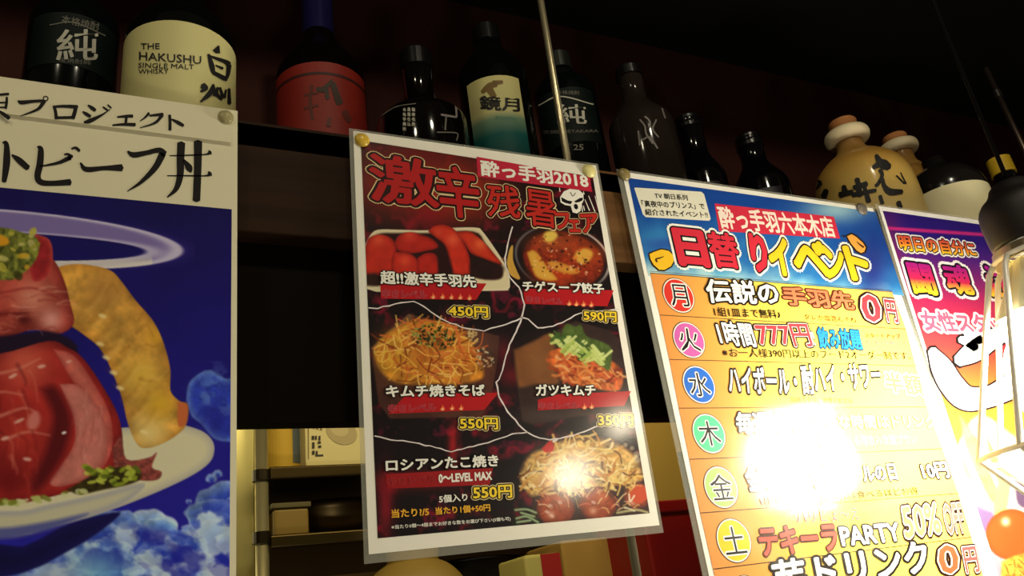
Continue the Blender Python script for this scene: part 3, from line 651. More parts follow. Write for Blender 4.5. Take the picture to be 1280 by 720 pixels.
for a in range(60):
    cx_, cy_ = RS.uniform(-60, 44), RS.uniform(286, 346); p.ell(cx_, cy_, RS.uniform(3, 9), RS.uniform(2, 5), ((150, 150, 40), (196, 186, 70), (206, 196, 120), (60, 62, 16), (216, 170, 40))[a % 5], RS.uniform(-1, 1), soft=2, a=.8)
p.ell(-2, 300, 14, 7, (226, 160, 30), .2, soft=3)
# gap and lower meat
p.poly([(-140, 425), (0, 420), (60, 414), (96, 432), (88, 462), (60, 436), (0, 444), (-140, 450)], (30, 12, 40), 5)
p.poly([(-150, 450), (-60, 440), (0, 442), (60, 426), (84, 434), (104, 448), (128, 482), (148, 520), (153, 556), (142, 588), (112, 606), (60, 622), (0, 630), (-120, 620), (-180, 560)], (164, 40, 36), 1.6, edge=(104, 20, 24), ew=14, nz=.25, ns=.04, hi=[(30, 455, 30, (214, 92, 74)), (30, 540, 26, (190, 54, 44)), (-60, 520, 50, (170, 40, 34)), (10, 600, 22, (120, 20, 24))])
p.poly([(66, 436), (92, 444), (118, 480), (138, 520), (140, 562), (124, 590), (96, 604), (112, 570), (116, 540), (104, 500), (84, 466)], (206, 104, 92), 2, edge=(170, 64, 60), ew=8, nz=.18, ns=.08)
p.poly([(74, 480), (98, 482), (120, 506), (134, 540), (132, 572), (112, 596), (78, 608), (62, 604), (76, 582), (92, 556), (92, 524)], (206, 120, 110), 2, edge=(176, 84, 78), ew=7, nz=.12, ns=.1)
p.poly([(52, 486), (70, 484), (88, 520), (84, 556), (66, 592), (46, 614), (40, 604), (58, 560), (66, 520)], (92, 16, 22), 12)
for l in ([(-20, 470), (20, 462), (50, 448)], [(0, 520), (30, 510), (46, 516)], [(10, 548), (34, 540), (62, 544)], [(-40, 500), (0, 490), (30, 494)]): p.line(l, (230, 150, 130), (4, 1), 4, a=.7)
p.ell(42, 526, 8, 12, (224, 140, 130), .3, soft=6, a=.8); p.ell(80, 541, 3, 1.6, (250, 240, 236), -.4, soft=2)
for a in range(46):
    q = np.array([RS.uniform(-60, 80), RS.uniform(362, 416)]); p.line([q, q+[RS.uniform(6, 16), RS.uniform(-5, 3)], q+[RS.uniform(16, 28), RS.uniform(-4, 6)]], ((226, 140, 120), (140, 40, 40), (204, 96, 80), (240, 180, 160))[a % 4], (RS.uniform(1, 4), .8), 3, a=.4)
for a in range(40):
    q = np.array([RS.uniform(-60, 46), RS.uniform(452, 606)]); p.line([q, q+[RS.uniform(4, 12), RS.uniform(8, 20)], q+[RS.uniform(2, 12), RS.uniform(20, 40)]], ((206, 84, 66), (120, 20, 26), (190, 60, 50), (226, 130, 110), (90, 12, 20))[a % 5], (RS.uniform(2, 6), 1), 4, a=.4)
for a in range(22):
    q = np.array([RS.uniform(92, 128), RS.uniform(486, 580)]); p.line([q, q+[RS.uniform(-3, 4), 9], q+[RS.uniform(-6, 2), 20]], ((226, 150, 140), (180, 90, 84))[a % 2], (2.5, 1), 3, a=.4)
for c_ in ((6, 548), (24, 526), (52, 458), (16, 470), (34, 574), (86, 452)): p.ell(*c_, RS.uniform(3, 9), RS.uniform(1.2, 2.4), (244, 206, 190), RS.uniform(-.5, .3), soft=3, a=.75)
p.poly([(140, 560), (152, 545), (158, 574), (186, 572), (196, 566), (190, 584), (202, 590), (196, 600), (170, 600), (146, 592)], (140, 66, 60), 2, nz=.4, ns=.3)
p.poly([(84, 612), (108, 598), (126, 588), (150, 584), (172, 588), (176, 598), (160, 606), (130, 612), (100, 618)], (52, 44, 14), 3, nz=.4)
for a in range(34):
    cx_, cy_ = RS.uniform(108, 174), RS.uniform(584, 606); p.ell(cx_, cy_, RS.uniform(3, 8), RS.uniform(2, 4), ((150, 166, 40), (196, 206, 80), (96, 110, 26), (176, 190, 60))[a % 4], RS.uniform(-.8, .8), soft=2, a=.85)
for a in range(30):
    cx_ = RS.uniform(-60, 110); p.ell(cx_, 631-max(0, cx_)*.16+RS.uniform(-4, 3), RS.uniform(3, 8), RS.uniform(2, 4), ((186, 196, 110), (214, 214, 160), (120, 130, 40))[a % 3], RS.uniform(-.5, .5), soft=2, a=.8)
p.meshes([('bowl_photo', (-400, 249.9, 300, 800), 'printed photo of a roast beef bowl with a halo over clouds'), ('sky_band', None, None)], t1)
# title strip and lettering
e = .0011
a0, a1, a2, a3 = (at(-160, 70, Y1), at(292, 137.5, Y1), at(291, 172.5, Y1), at(-160, 130, Y1))
zt_, zb_ = float(a1[2])-.0008, float(at(150, 162.5, Y1)[2]); xs0, xs1 = crn[0][0]+.002, float(at(289, 172, Y1)[0])
mb = MB(); V = []; n = 8
for i in range(n+1):
    z_ = zt_+(zb_-zt_)*i/n; yy = Y1-.0005-.0016*(i/n)**2
    V += [(xs0, yy, z_), (xs1, yy, z_), (xs0, yy+.0003, z_), (xs1, yy+.0003, z_)]
fs = []
for i in range(n):
    b = 4*i; fs += [(b, b+4, b+5, b+1), (b+2, b+3, b+7, b+6), (b, b+2, b+6, b+4), (b+1, b+5, b+7, b+3)]
fs += [(0, 1, 3, 2), (4*n, 4*n+2, 4*n+3, 4*n+1)]
mb.add(V, fs, ink((228, 220, 186))); strip = mb.build('title_strip', t1, smooth=False, label='pasted white title strip with brushed black letters')
class Strip(Plane):
    def __call__(s, px, py, k=0):
        p_ = at(px, py, Y1-.0012); u = np.clip((zt_-p_[..., 2])/(zt_-zb_), 0, 1); p_ = at(px, py, Y1); d = rays(px, py)
        yy = Y1-.0005-.0016*u**2-.0003-.00005*k; return CC+d*((yy-CC[1])/d[..., 1])[..., None]
SS = Strip(Y1); bi = ink((26, 20, 20))
mb = MB(); zq = lambda pts: [(a/4, 100+b/4, w/4) for a, b, w in pts]
for st in ([(90,104,8),(108,112,20),(160,107,16),(210,104,14),(224,112,20)], [(216,114,20),(185,148,14),(100,181,4)], [(270,130,14),(278,160,16),(281,194,18)], [(268,134,12),(320,131,15),(388,134,18)], [(380,130,20),(374,160,20),(364,192,20)], [(280,189,14),(366,187,14)],
           [(440,126,8),(458,138,18),(476,152,18)], [(414,158,8),(432,170,18),(452,182,16)], [(420,212,10),(450,204,22),(510,174,10),(550,146,4)], [(515,134,8),(537,150,11)], [(539,124,8),(556,140,9)],
           [(586,185,8),(630,181,14),(664,180,16)], [(632,183,14),(628,224,14)], [(562,226,8),(620,222,14),(676,223,18)], [(745,165,14),(728,184,10),(700,206,4)], [(748,178,10),(815,171,16)], [(812,174,18),(775,214,12),(700,239,4)], [(848,175,14),(850,210,15),(850,250,16)], [(858,196,8),(890,212,18),(917,228,16)],
           [(-60,78,12),(0,73,12),(44,70,13)], [(34,86,12),(33,112,14),(28,142,14)], [(-30,114,8),(30,112,8)], [(-30,138,8),(30,136,8)], [(-14,150,8),(14,168,18),(46,192,20)], [(-70,90,10),(-66,140,12)]):
    brush(mb, zq(st), bi, SS, 2)
ring = [(228+12*math.cos(a), 92+11*math.sin(a), 5) for a in np.linspace(0, 2*PI, 18)]
brush(mb, zq(ring), bi, SS, 2, sharp=True); mb.build('strip_lettering', strip)
mb = MB()
for st in ([(14,314,10),(32,322,24),(34,400,36),(28,460,32),(20,510,24)], [(60,376,10),(95,402,30),(140,442,30)], [(188,334,10),(204,350,28),(200,420,34),(188,482,32),(205,512,30),(260,518,26),(352,512,32)], [(196,434,6),(290,416,16),(352,388,24)], [(322,374,8),(340,372,12),(362,386,15)], [(358,346,8),(378,340,14),(398,356,15)], [(350,392,20),(338,402,8)],
           [(402,416,10),(432,448,26),(520,442,22),(610,440,36)], [(638,358,10),(668,376,28),(730,366,24),(796,352,26),(822,372,34)], [(812,372,36),(775,440,30),(705,512,18),(636,558,4)],
           [(848,380,5),(950,377,7),(1030,373,8),(1052,362,26)], [(836,480,5),(940,480,7),(1030,480,8),(1052,468,30)], [(906,316,40),(902,400,38),(900,480,34),(880,545,24),(836,588,6)], [(990,310,42),(988,450,38),(982,604,38)], [(918,400,10),(944,438,34),(954,462,12)]):
    brush(mb, zq(st), bi, S1, 3)
T(mb, 'ロース', (-200, 158), (-200, 218), (-12, 228), [(.03, bi)], S1)
mb.build('title_lettering', t1)
pin(283, 143.5, Y1, .0052, (168, 158, 110), 'dull clear thumbtack on the roast beef poster')
# ------------------------------------------------------------------ poster 2: spicy fair
LAM[0] = 1.; Y2 = 0.; LAM[0] = 1.
S2 = Plane(Y2)
crn = [at(*q, Y2) for q in ((441.5, 163.5), (745, 207), (824.5, 656.5), (461, 693))]
t2 = poster((float(crn[0][0])+.1, Y2, float(crn[3][2])), 'black and red laminated poster of five spicy dishes with yellow prices, middle')
sheet(t2, crn, Y2); film(t2, crn, Y2, (.003, .0018, .0022, .0052))
inn = [at(*q, Y2) for q in ((451, 175.5), (741, 221), (812, 641.5), (472, 673))]
p = Pic(min(i[0] for i in inn), max(i[0] for i in inn), min(i[2] for i in inn), max(i[2] for i in inn), Y2-.00015, .00044, (16, 6, 9))
# square the print to the four inner corners
uu = (p.P[:, 0]-p.P[:, 0].min())/np.ptp(p.P[:, 0]); vv = (p.P[:, 2].max()-p.P[:, 2])/np.ptp(p.P[:, 2])
p.P = ((1-vv)*(1-uu))[:, None]*inn[0]+((1-vv)*uu)[:, None]*inn[1]+(vv*uu)[:, None]*inn[2]+(vv*(1-uu))[:, None]*inn[3]
p.P[:, 1] = Y2-.00015; p.x, p.y = proj(p.P); x, y = p.x, p.y
n1 = fbm(x*.022, y*.022, 5, 4); n2 = fbm(x*.05, y*.05, 9, 4)
rg = np.exp(-((n1-.52)/.045)**2)*np.clip((n2-.35)*3, 0, 1)
p.put(np.arange(len(x)), rg*.75, (150, 14, 40)); p.put(np.arange(len(x)), np.clip((n2-.68)*6, 0, .6), (120, 16, 50))
p.glow(500, 228, 70, 44, (150, 34, 16), .95); p.glow(575, 240, 55, 40, (168, 44, 18), .95); p.glow(520, 192, 60, 12, (110, 14, 16), .7); p.glow(536, 268, 22, 18, (150, 14, 30), .6); p.glow(640, 215, 50, 10, (40, 8, 10), .6)
p.glow(482, 630, 10, 44, (150, 22, 36), .8); p.glow(566, 556, 6, 26, (190, 30, 34), .8); p.glow(520, 600, 60, 12, (150, 20, 24), .7); p.glow(640, 470, 18, 14, (140, 14, 30), .6); p.glow(485, 610, 14, 10, (130, 12, 30), .6); p.glow(630, 440, 10, 16, (150, 14, 34), .5)
# wings
pl = lambda pts, s, ox, oy: [(ox+a/s, oy+b/s) for a, b in pts]
q3 = lambda pts: pl(pts, 5.145, 440, 270); q4 = lambda pts: pl(pts, 5.145, 600, 270); q5 = lambda pts: pl(pts, 4.235, 440, 380); q6 = lambda pts: pl(pts, 4.235, 620, 380); q8 = lambda pts: pl(pts, 4.235, 630, 530)
p.poly(q3([(80,190),(120,120),(170,88),(300,88),(480,92),(650,76),(800,75),(840,100),(920,210),(1000,340),(1016,440),(1005,470),(960,480),(500,482),(80,464)]), (214, 200, 160), 1.2, edge=(236, 226, 196), ew=3)
p.poly(q3([(86,210),(160,120),(300,110),(500,110),(780,100),(860,180),(960,330),(960,400),(860,410),(700,380),(500,400),(80,440)]), (40, 10, 10), 3)
wing = dict(edge=(120, 18, 14), ew=5, nz=.12, ns=.12)
p.poly(q3([(84,200),(110,140),(180,118),(250,140),(285,200),(275,300),(240,370),(80,372)]), (186, 40, 24), 1.6, hi=[(473, 300, 8, (216, 74, 46))], **wing)
p.poly(q3([(270,180),(300,125),(370,103),(440,118),(520,150),(556,200),(480,225),(380,240),(300,225)]), (176, 34, 24), 1.6, hi=[(512, 294, 8, (206, 62, 42))], **wing)
p.poly(q3([(270,230),(330,232),(390,250),(430,300),(432,372),(280,372),(255,300)]), (190, 40, 26), 1.6, hi=[(506, 326, 7, (216, 70, 44))], **wing)
p.poly(q3([(420,270),(470,240),(530,240),(556,290),(556,372),(432,372)]), (178, 34, 24), 1.6, **wing)
p.poly(q3([(640,110),(700,98),(770,104),(850,170),(920,250),(965,310),(930,310),(850,275),(770,245),(715,170)]), (196, 50, 26), 1.6, hi=[(600, 305, 8, (222, 90, 50))], **wing)
p.poly(q3([(490,100),(520,66),(590,55),(650,80),(700,140),(745,230),(762,300),(758,374),(650,374),(620,280),(596,190),(540,140)]), (194, 44, 26), 1.6, hi=[(566, 300, 8, (224, 86, 54)), (548, 290, 6, (206, 64, 40))], **wing)
p.poly(q3([(560,160),(600,200),(632,290),(645,374),(560,374),(556,250)]), (40, 8, 10), 4)
p.poly(q3([(775,250),(860,285),(960,315),(970,360),(900,395),(800,390),(756,350)]), (34, 14, 12), 5, nz=.3)
p.poly(q3([(86,378),(160,372),(180,440),(84,440)]), (44, 20, 14), 5)
p.ell(630, 324, 3, 1.5, (150, 110, 80), soft=3)
# pot of soup
p.poly(q4([(172,300),(190,215),(212,190),(212,280),(236,350),(258,400),(236,405),(190,370)]), (196, 150, 60), 1.5, edge=(230, 190, 90), ew=2)
p.ell(703, 323, 62, 43, (22, 12, 12), .22, soft=2); 
idx = p.box(630, 270, 780, 380)
u = ((p.x[idx]-703)*math.cos(.22)+(p.y[idx]-323)*math.sin(.22))/59; v = (-(p.x[idx]-703)*math.sin(.22)+(p.y[idx]-323)*math.cos(.22))/40; rr = np.hypot(u, v); th = np.arctan2(v, u)
p.put(idx, np.exp(-((rr-1.0)/.03)**2)*np.clip(np.cos(th+.6), 0, 1), (206, 198, 196)); p.put(idx, np.exp(-((rr-1.0)/.03)**2)*np.clip(np.cos(th-3.3), 0, 1)*.7, (130, 130, 140))
p.ell(704, 325, 52, 36, (126, 36, 16), .22, soft=4, edge=(50, 14, 10), ew=7, nz=.6, ns=.16)
p.glow(692, 303, 30, 12, (160, 74, 34), .8); p.glow(690, 345, 24, 12, (186, 60, 18), .8); p.glow(735, 318, 22, 14, (176, 70, 26), .8)
p.poly(q4([(300,235),(340,218),(378,245),(430,320),(495,400),(480,416),(420,416),(360,390),(330,330)]), (214, 160, 60), 2.5, edge=(186, 110, 34), ew=4)
p.poly(q4([(425,300),(470,285),(560,310),(640,345),(630,372),(560,376),(470,346)]), (206, 140, 52), 3, edge=(170, 84, 26), ew=4)
p.poly(q4([(600,270),(630,220),(690,210),(726,240),(700,290),(650,310)]), (214, 160, 62), 4)
p.poly(q4([(400,150),(420,105),(470,95),(500,120),(480,155),(440,170)]), (222, 186, 80), 4)
for a in range(110):
    an, r_ = RS.uniform(0, 2*PI), RS.uniform(.2, 1); cx_, cy_ = 704+50*r_*math.cos(an), 324+33*r_*math.sin(an)+.22*50*r_*math.cos(an)*.6
    if cy_ < 346: p.ell(cx_, cy_, RS.uniform(.7, 2.2), RS.uniform(.6, 1.5), ((226, 190, 150), (60, 14, 10), (190, 60, 24), (216, 120, 50), (40, 20, 10))[a % 5], RS.uniform(-1, 1), soft=1.2, a=.8)
# noodles on a board
p.poly(q5([(100,235),(190,140),(300,52),(330,60),(560,110),(780,170),(770,300),(740,480),(690,598),(200,606),(140,520)]), (74, 40, 30), 2, nz=.3, ns=.06, curve=False)
p.poly(q5([(100,235),(300,52),(330,60),(300,110),(120,250)]), (110, 80, 54), 2, curve=False); p.glow(600, 430, 26, 14, (96, 62, 54), .6)
p.poly(q5([(118,270),(150,190),(230,130),(330,90),(440,90),(540,130),(610,180),(650,240),(690,320),(690,390),(600,420),(480,425),(300,425),(220,410),(150,350)]), (190, 124, 36), 5, nz=.45, ns=.1)
p.glow(486, 440, 16, 26, (214, 154, 40), .6); p.glow(560, 458, 36, 16, (196, 92, 34), .6); p.glow(530, 428, 22, 14, (150, 60, 24), .7)
for a in range(190):
    u_, v_ = RS.uniform(-1, 1, 2)
    if u_*u_+v_*v_ > 1: continue
    c_ = np.array([538+64*u_, 440+38*v_+5*u_]); an = RS.uniform(0, PI); L_ = RS.uniform(7, 18); d_ = np.array([math.cos(an), math.sin(an)])*L_; k_ = np.array([-d_[1], d_[0]])*RS.uniform(-.7, .7)
    p.line([c_-d_, c_+k_, c_+d_], ((226, 170, 62), (206, 130, 44), (236, 190, 96), (190, 90, 30), (216, 110, 50), (120, 50, 16))[a % 6], RS.uniform(1.3, 2.4), 1.2, a=.85)
for cx_, cy_, r_ in ((476, 437, 9), (480, 446, 8), (484, 455, 7)): p.line(ellpts(cx_, cy_, r_, r_*.7, -.6, 14), (226, 176, 70), 1.6, 1, a=.9)
for a in range(90):
    an, r_ = RS.uniform(0, 2*PI), RS.uniform(0, 1)**.6; p.ell(542+27*r_*math.cos(an), 421+15*r_*math.sin(an)+.15*27*r_*math.cos(an), RS.uniform(1.4, 3.2), RS.uniform(.8, 1.6), ((34, 44, 14), (66, 82, 26), (150, 150, 70), (22, 26, 12))[a % 4], RS.uniform(-1.5, 1.5), soft=1.2, a=.9)
for a in range(46):
    an, r_ = RS.uniform(0, 2*PI), RS.uniform(0, 1)**.6; p.ell(605+12*r_*math.cos(an), 449+14*r_*math.sin(an), RS.uniform(1.2, 2.8), RS.uniform(.7, 1.4), ((206, 190, 150), (60, 50, 40), (170, 130, 90))[a % 3], RS.uniform(-1.5, 1.5), soft=1, a=.85)
for a in range(14): p.ell(591+RS.uniform(-5, 5), 421+RS.uniform(-7, 7), 2.4, 1.4, (206, 180, 120), RS.uniform(-1, 1), soft=1, a=.7)
# cucumber and kimchi
p.poly(q6([(95,245),(180,205),(300,150),(420,90),(600,140),(690,220),(720,400),(715,560),(400,600),(200,640),(140,620),(110,430)]), (52, 34, 30), 2, nz=.25, ns=.05, curve=False)
p.poly(q6([(95,245),(200,198),(300,160),(310,330),(330,420),(210,425),(150,440),(115,420)]), (122, 74, 38), 5, nz=.2, ns=.06); p.glow(672, 452, 16, 22, (140, 92, 52), .6); p.glow(684, 520, 40, 10, (90, 76, 70), .5)
p.poly(q6([(262,300),(290,250),(380,230),(500,250),(590,290),(650,330),(672,380),(660,450),(600,462),(500,440),(400,425),(340,400),(330,350),(280,320)]), (190, 92, 40), 3, nz=.5, ns=.14)
for a in range(80):
    u_, v_ = RS.uniform(-1, 1, 2)
    if u_*u_+v_*v_ > 1: continue
    c_ = np.array([735+44*u_, 465+22*v_+8*u_]); an = RS.uniform(-.4, 1.); L_ = RS.uniform(4, 10); d_ = np.array([math.cos(an), math.sin(an)])*L_; k_ = np.array([-d_[1], d_[0]])*RS.uniform(-.8, .8)
    p.line([c_-d_, c_+k_, c_+d_], ((216, 130, 60), (226, 150, 80), (176, 60, 26), (200, 90, 50), (110, 30, 14), (232, 176, 110))[a % 6], RS.uniform(1.6, 3.4), 1.6, a=.75)
p.poly(q6([(300,200),(340,170),(370,105),(420,120),(450,110),(480,170),(560,200),(612,240),(600,350),(560,330),(480,280),(430,270),(310,215)]), (76, 96, 40), 3, nz=.3)
for a in range(60):
    f_ = RS.uniform(0, 1); c_ = np.array([698, 424])*(1-f_)+np.array([752, 450])*f_+RS.uniform(-9, 9, 2); an = RS.choice([.5, .7, .9, -.7, -.3]); L_ = RS.uniform(4, 11); d_ = np.array([math.cos(an), math.sin(an)])*L_
    p.line([c_-d_, c_+d_], ((176, 190, 96), (150, 176, 80), (206, 214, 140), (60, 90, 36), (196, 206, 120))[a % 5], RS.uniform(1.8, 4.2), 1.2, a=.9)
# octopus balls under flakes
p.poly(q8([(90,330),(80,250),(130,150),(200,110),(300,70),(480,60),(600,90),(700,150),(740,240),(765,380),(770,470),(600,495),(180,510),(150,400)]), (50, 26, 18), 3, nz=.4)
p.poly(q8([(96,320),(90,260),(140,165),(220,130),(300,95),(480,80),(600,110),(690,170),(730,250),(720,300),(600,310),(560,350),(420,330),(330,380),(200,370),(140,380)]), (198, 156, 88), 6, nz=.55, ns=.12)
p.poly(q8([(200,130),(240,90),(268,85),(262,140),(220,150)]), (196, 34, 30), 2)
for cx_, cy_, r_ in ((274, 445, 104), (498, 425, 102), (706, 380, 74)):
    X_, Y_ = 630+cx_/4.235, 530+cy_/4.235; R_ = r_/4.235; p.ell(X_, Y_, R_, R_*.92, (150, 62, 32), soft=2, edge=(70, 22, 14), ew=8, nz=.25, hi=[(X_-6, Y_+8, 5, (206, 140, 110)), (X_+4, Y_-8, 8, (190, 96, 52))])
for a in range(270):
    u_, v_ = RS.uniform(-1, 1, 2)
    if u_*u_+v_*v_ > 1: continue
    c_ = np.array([729+74*u_, 584+34*v_+8*u_*u_-(2 if abs(u_) < .6 else -4)]); 
    if c_[0] > 808: continue
    an = RS.uniform(0, PI); L_ = RS.uniform(4, 13); d_ = np.array([math.cos(an), math.sin(an)])*L_; k_ = np.array([-d_[1], d_[0]])*RS.uniform(-.6, .6)
    p.line([c_-d_, c_+k_, c_+d_], ((222, 184, 96), (236, 208, 140), (206, 150, 70), (240, 220, 170), (190, 120, 50), (90, 50, 24), (226, 196, 120))[a % 7], RS.uniform(1.4, 3.6), 1.3, a=.85)
for a in range(60):
    c_ = np.array([RS.uniform(668, 806), RS.uniform(606, 640)]); an = RS.uniform(-1.2, 1.2); d_ = np.array([math.cos(an), math.sin(an)])*RS.uniform(3, 9); p.line([c_-d_, c_+[1, -2], c_+d_], ((226, 200, 150), (206, 170, 100), (120, 60, 30), (214, 120, 80))[a % 4], RS.uniform(.9, 1.8), 1, a=.8)
for c_ in ((688, 632), (684, 640), (690, 645), (700, 628), (742, 628)): p.ell(*c_, 3.2, 2, (226, 190, 176), .4, soft=2, a=.7)
p.poly(q8([(660,370),(700,330),(750,340),(760,390),(720,420),(680,410)]), (196, 70, 30), 2.5); p.line(q8([(662,372),(668,410),(690,380)]), (226, 200, 170), 2.2, 1)
p.poly(q8([(40,520),(60,500),(120,540),(180,500),(190,530),(60,545)]), (22, 26, 16), 2)
for l in ([(60,455),(120,452),(170,470)], [(66,500),(120,490),(180,520)], [(70,520),(140,510)], [(90,470),(160,490)]): p.line(q8(l), (110, 130, 90), 3.4, 1.5); p.line(q8(l), (160, 180, 140), 1.2, 1)
p.line(q8([(600,470),(700,455),(760,468)]), (170, 160, 110), 3, 2); p.line(q8([(640,440),(690,460)]), (206, 196, 160), 2, 1.5)
for c_ in ((796, 568, 4), (790, 560, 3), (782, 556, 3), (797, 575, 4)): p.ell(c_[0], c_[1], c_[2], c_[2], (190, 176, 150), soft=2, a=.6)
p.meshes([('dish_photo', (455, 284, 638, 363), 'printed photo of red chicken wings on a white plate'), ('dish_photo', (632, 276, 775, 384), 'printed photo of red dumpling soup in a black pot'), ('dish_photo', (462, 392, 625, 520), 'printed photo of orange fried noodles with green topping'),
          ('dish_photo', (640, 402, 795, 528), 'printed photo of kimchi under green cucumber strips'), ('dish_photo', (645, 544, 815, 660), 'printed photo of octopus balls under pale flakes'), ('printed_background', None, None)], t2)
def I(*c): return ink(c)
WH, BK, CRM = I(238, 234, 220), I(16, 10, 10), I(232, 204, 150)
mb = MB(); rd = I(176, 26, 26)
big = lambda o=1.: [(.078*o, CRM), (.062*o, I(40, 6, 6)), (.022*o, rd)]
T(mb, '激', (461, 192), (465, 251), (548, 260), big(), S2, 6); T(mb, '辛', (544, 207), (549, 269), (601, 274), big(), S2, 6)
mb.build('title_lettering', t2, label='large red heading outlined in cream')
mb = MB(); md = lambda: [(.10, CRM), (.075, I(40, 6, 6)), (.035, I(186, 40, 30))]
T(mb, '残', (608, 231), (610, 270), (650, 273), [(.085, CRM), (.065, I(40, 6, 6)), (.02, I(186, 40, 30))], S2, 6); T(mb, '暑', (655, 236), (658, 281), (696, 286), [(.075, CRM), (.052, I(40, 6, 6)), (.008, I(186, 40, 30))], S2, 6)
T(mb, 'フ', (693, 267), (695, 286), (712, 286), md(), S2, 6); T(mb, 'ェ', (710, 276), (712, 290), (725, 290), md(), S2, 6); T(mb, 'ア', (725, 269), (728, 291), (748, 290), md(), S2, 6)
mb.build('subtitle_lettering', t2, label='red brush subtitle sloping down to the right')
mb = MB(); poly(mb, [(595.5, 196), (737, 221.5), (740, 240), (597, 221)], I(186, 36, 58), S2); T(mb, '酔っ手羽2018', (600.5, 200.5), (602, 219.5), (735.5, 235.5), [(.035, WH)], S2); mb.build('shop_banner', t2, label='crimson banner with white lettering')
# skull mark
q2 = lambda pts: pl(pts, 5.54, 580, 180)
mb = MB()
poly(mb, q2([(690,330),(730,312),(790,315),(825,345),(828,390),(812,420),(806,465),(780,482),(752,474),(738,430),(700,424),(668,405),(664,370)]), WH, S2, 2)
poly(mb, q2([(672,368),(715,392),(750,398),(738,418),(700,410),(676,398)]), BK, S2, 3); poly(mb, q2([(762,398),(800,376),(822,372),(820,392),(796,404),(772,408)]), BK, S2, 3)
poly(mb, q2([(758,424),(772,414),(786,424),(790,446),(776,456),(762,446)]), BK, S2, 3)
brush(mb, [(580+a/5.54, 180+b/5.54, .9) for a, b in ((735,335),(752,362),(772,340))], BK, S2, 3)
for a in ((812,420,820,470),(826,430,834,462)): brush(mb, [(580+a[0]/5.54, 180+a[1]/5.54, 1), (580+a[2]/5.54, 180+a[3]/5.54, 1)], WH, S2, 2)
for l in ((836,385,868,462),(862,360,906,470),(906,360,938,480),(660,305,664,330),(826,330,830,350)): brush(mb, [(580+l[0]/5.54, 180+l[1]/5.54, .8), (580+l[2]/5.54, 180+l[3]/5.54, 1.2)], WH, S2, 2)
mb.build('skull_mark', t2, label='white skull drawing with lines beside it')
# white cracks
mb = MB(); ck = I(222, 210, 206)
def crack(pts, w=1.5):
    o = []
    for a, b in zip(pts[:-1], pts[1:]):
        a, b = np.array(a, float), np.array(b, float); L_ = np.hypot(*(b-a)); n_ = max(1, int(L_/6))
        for i in range(n_): o.append((*(a+(b-a)*i/n_+(RS.uniform(-.8, .8, 2) if i else 0)), w*RS.uniform(.75, 1.25)))
    o.append((*pts[-1], w)); brush(mb, o, ck, S2, 3, sharp=True)
crack([(460.5,385),(472,386),(494,380),(517,377),(523.6,380),(539,390.5),(556.6,401),(576,409),(584,411),(605,414),(622,408.5),(640,402.5),(652,397)])
crack([(652,397),(655.4,381),(648.6,359.4),(637,346.8),(632,334),(631,322.5),(634,308),(637,295),(640.4,283.6)], 1.7)
crack([(652,397),(660,399),(672,410),(691,408),(702.6,403.6),(724,392),(772,386.5)])
crack([(652,397),(645,415),(636.5,431),(630.6,451),(623.5,474.5),(620,478),(623.5,496),(634,514.6),(648,531),(659,540.6),(674,547.6),(687,550)], 1.8)
crack([(687,550),(717,544.5),(743,534),(768,526)]); crack([(659,540.6),(640,542.5),(625,548),(610,553.6),(585,559),(564,565),(544,559.5),(511,552.4),(488,550),(468,545)])
crack([(691,552),(697,549)], 2.4); mb.build('crack_lines', t2, label='thin white crack lines')
# dish names, levels, prices
def flame(mb, cx, cy, s=3.4):
    pts = [(0,-1.35),(.25,-.6),(.75,-.25),(1,.35),(.65,.95),(0,1.15),(-.65,.95),(-1,.35),(-.7,-.1),(-.45,.1),(-.25,-.6)]
    poly(mb, [(cx+a*s, cy+b*s) for a, b in pts], I(226, 96, 56), S2, 6); poly(mb, [(cx+a*s*.5, cy+.35*s+b*s*.5) for a, b in pts], I(240, 190, 130), S2, 7)
def dish(name, nq, ban, lv, fl, price, pq):
    mb = MB(); T(mb, name, *nq, [(.10, BK), (.035, WH)], S2, 8); mb.build('dish_name', t2)
    mb = MB(); poly(mb, ban, I(178, 22, 28), S2, 2); T(mb, '辛さレベル', *lv, [(.05, I(206, 100, 110)), (.012, I(150, 16, 30))], S2, 4); b = mb.build('spice_level', t2, label='red strip with a spice level')
    for q in fl: m_ = MB(); flame(m_, *q); m_.build('flame_mark', b)
    mb = MB(); T(mb, price, *pq, [(.16, I(226, 206, 150)), (.11, BK), (.03, I(240, 206, 50))], S2, 6); mb.build('price', t2)
dish('超!!激辛手羽先', ((475, 339), (476, 355), (595, 360)), [(475, 352), (608, 354.5), (595, 375), (476, 373.5)], ((477, 362), (477, 372.3), (533, 373.3)), [(541, 370.5), (552.7, 370.5), (563.8, 371), (575, 371.2), (586.4, 372)], '450円', ((560.5, 382), (561, 395.5), (609.5, 397.5)))
dish('チゲスープ餃子', ((652, 351.5), (654, 364.5), (755, 367.5)), [(654, 361), (767, 363), (759, 383), (656, 380)], ((657, 370), (658, 378.5), (703, 381)), [(711, 379), (720, 379.5), (729, 380), (738.6, 380.5)], '590円', ((729, 388.5), (729.5, 401), (770, 403)))
dish('キムチ焼きそば', ((482, 482), (483, 497), (606, 495.2)), [(508, 493), (623, 491), (605, 512.5), (485, 517.5)], ((484.5, 506), (485, 516), (545, 513.6)), [(552.7, 510.2), (564.7, 509.6), (576, 509.6)], '550円', ((574.5, 522.5), (575, 537), (622, 537)))
dish('ガツキムチ', ((669, 481), (670, 495), (744, 494.6)), [(698, 493), (788.5, 489), (780, 507.5), (672, 513), (672, 500)], ((672, 503.5), (672.5, 511.5), (723, 510.5)), [(730, 508.4), (739, 507.8)], '350円', ((747, 518.5), (748, 533), (791, 532.5)))
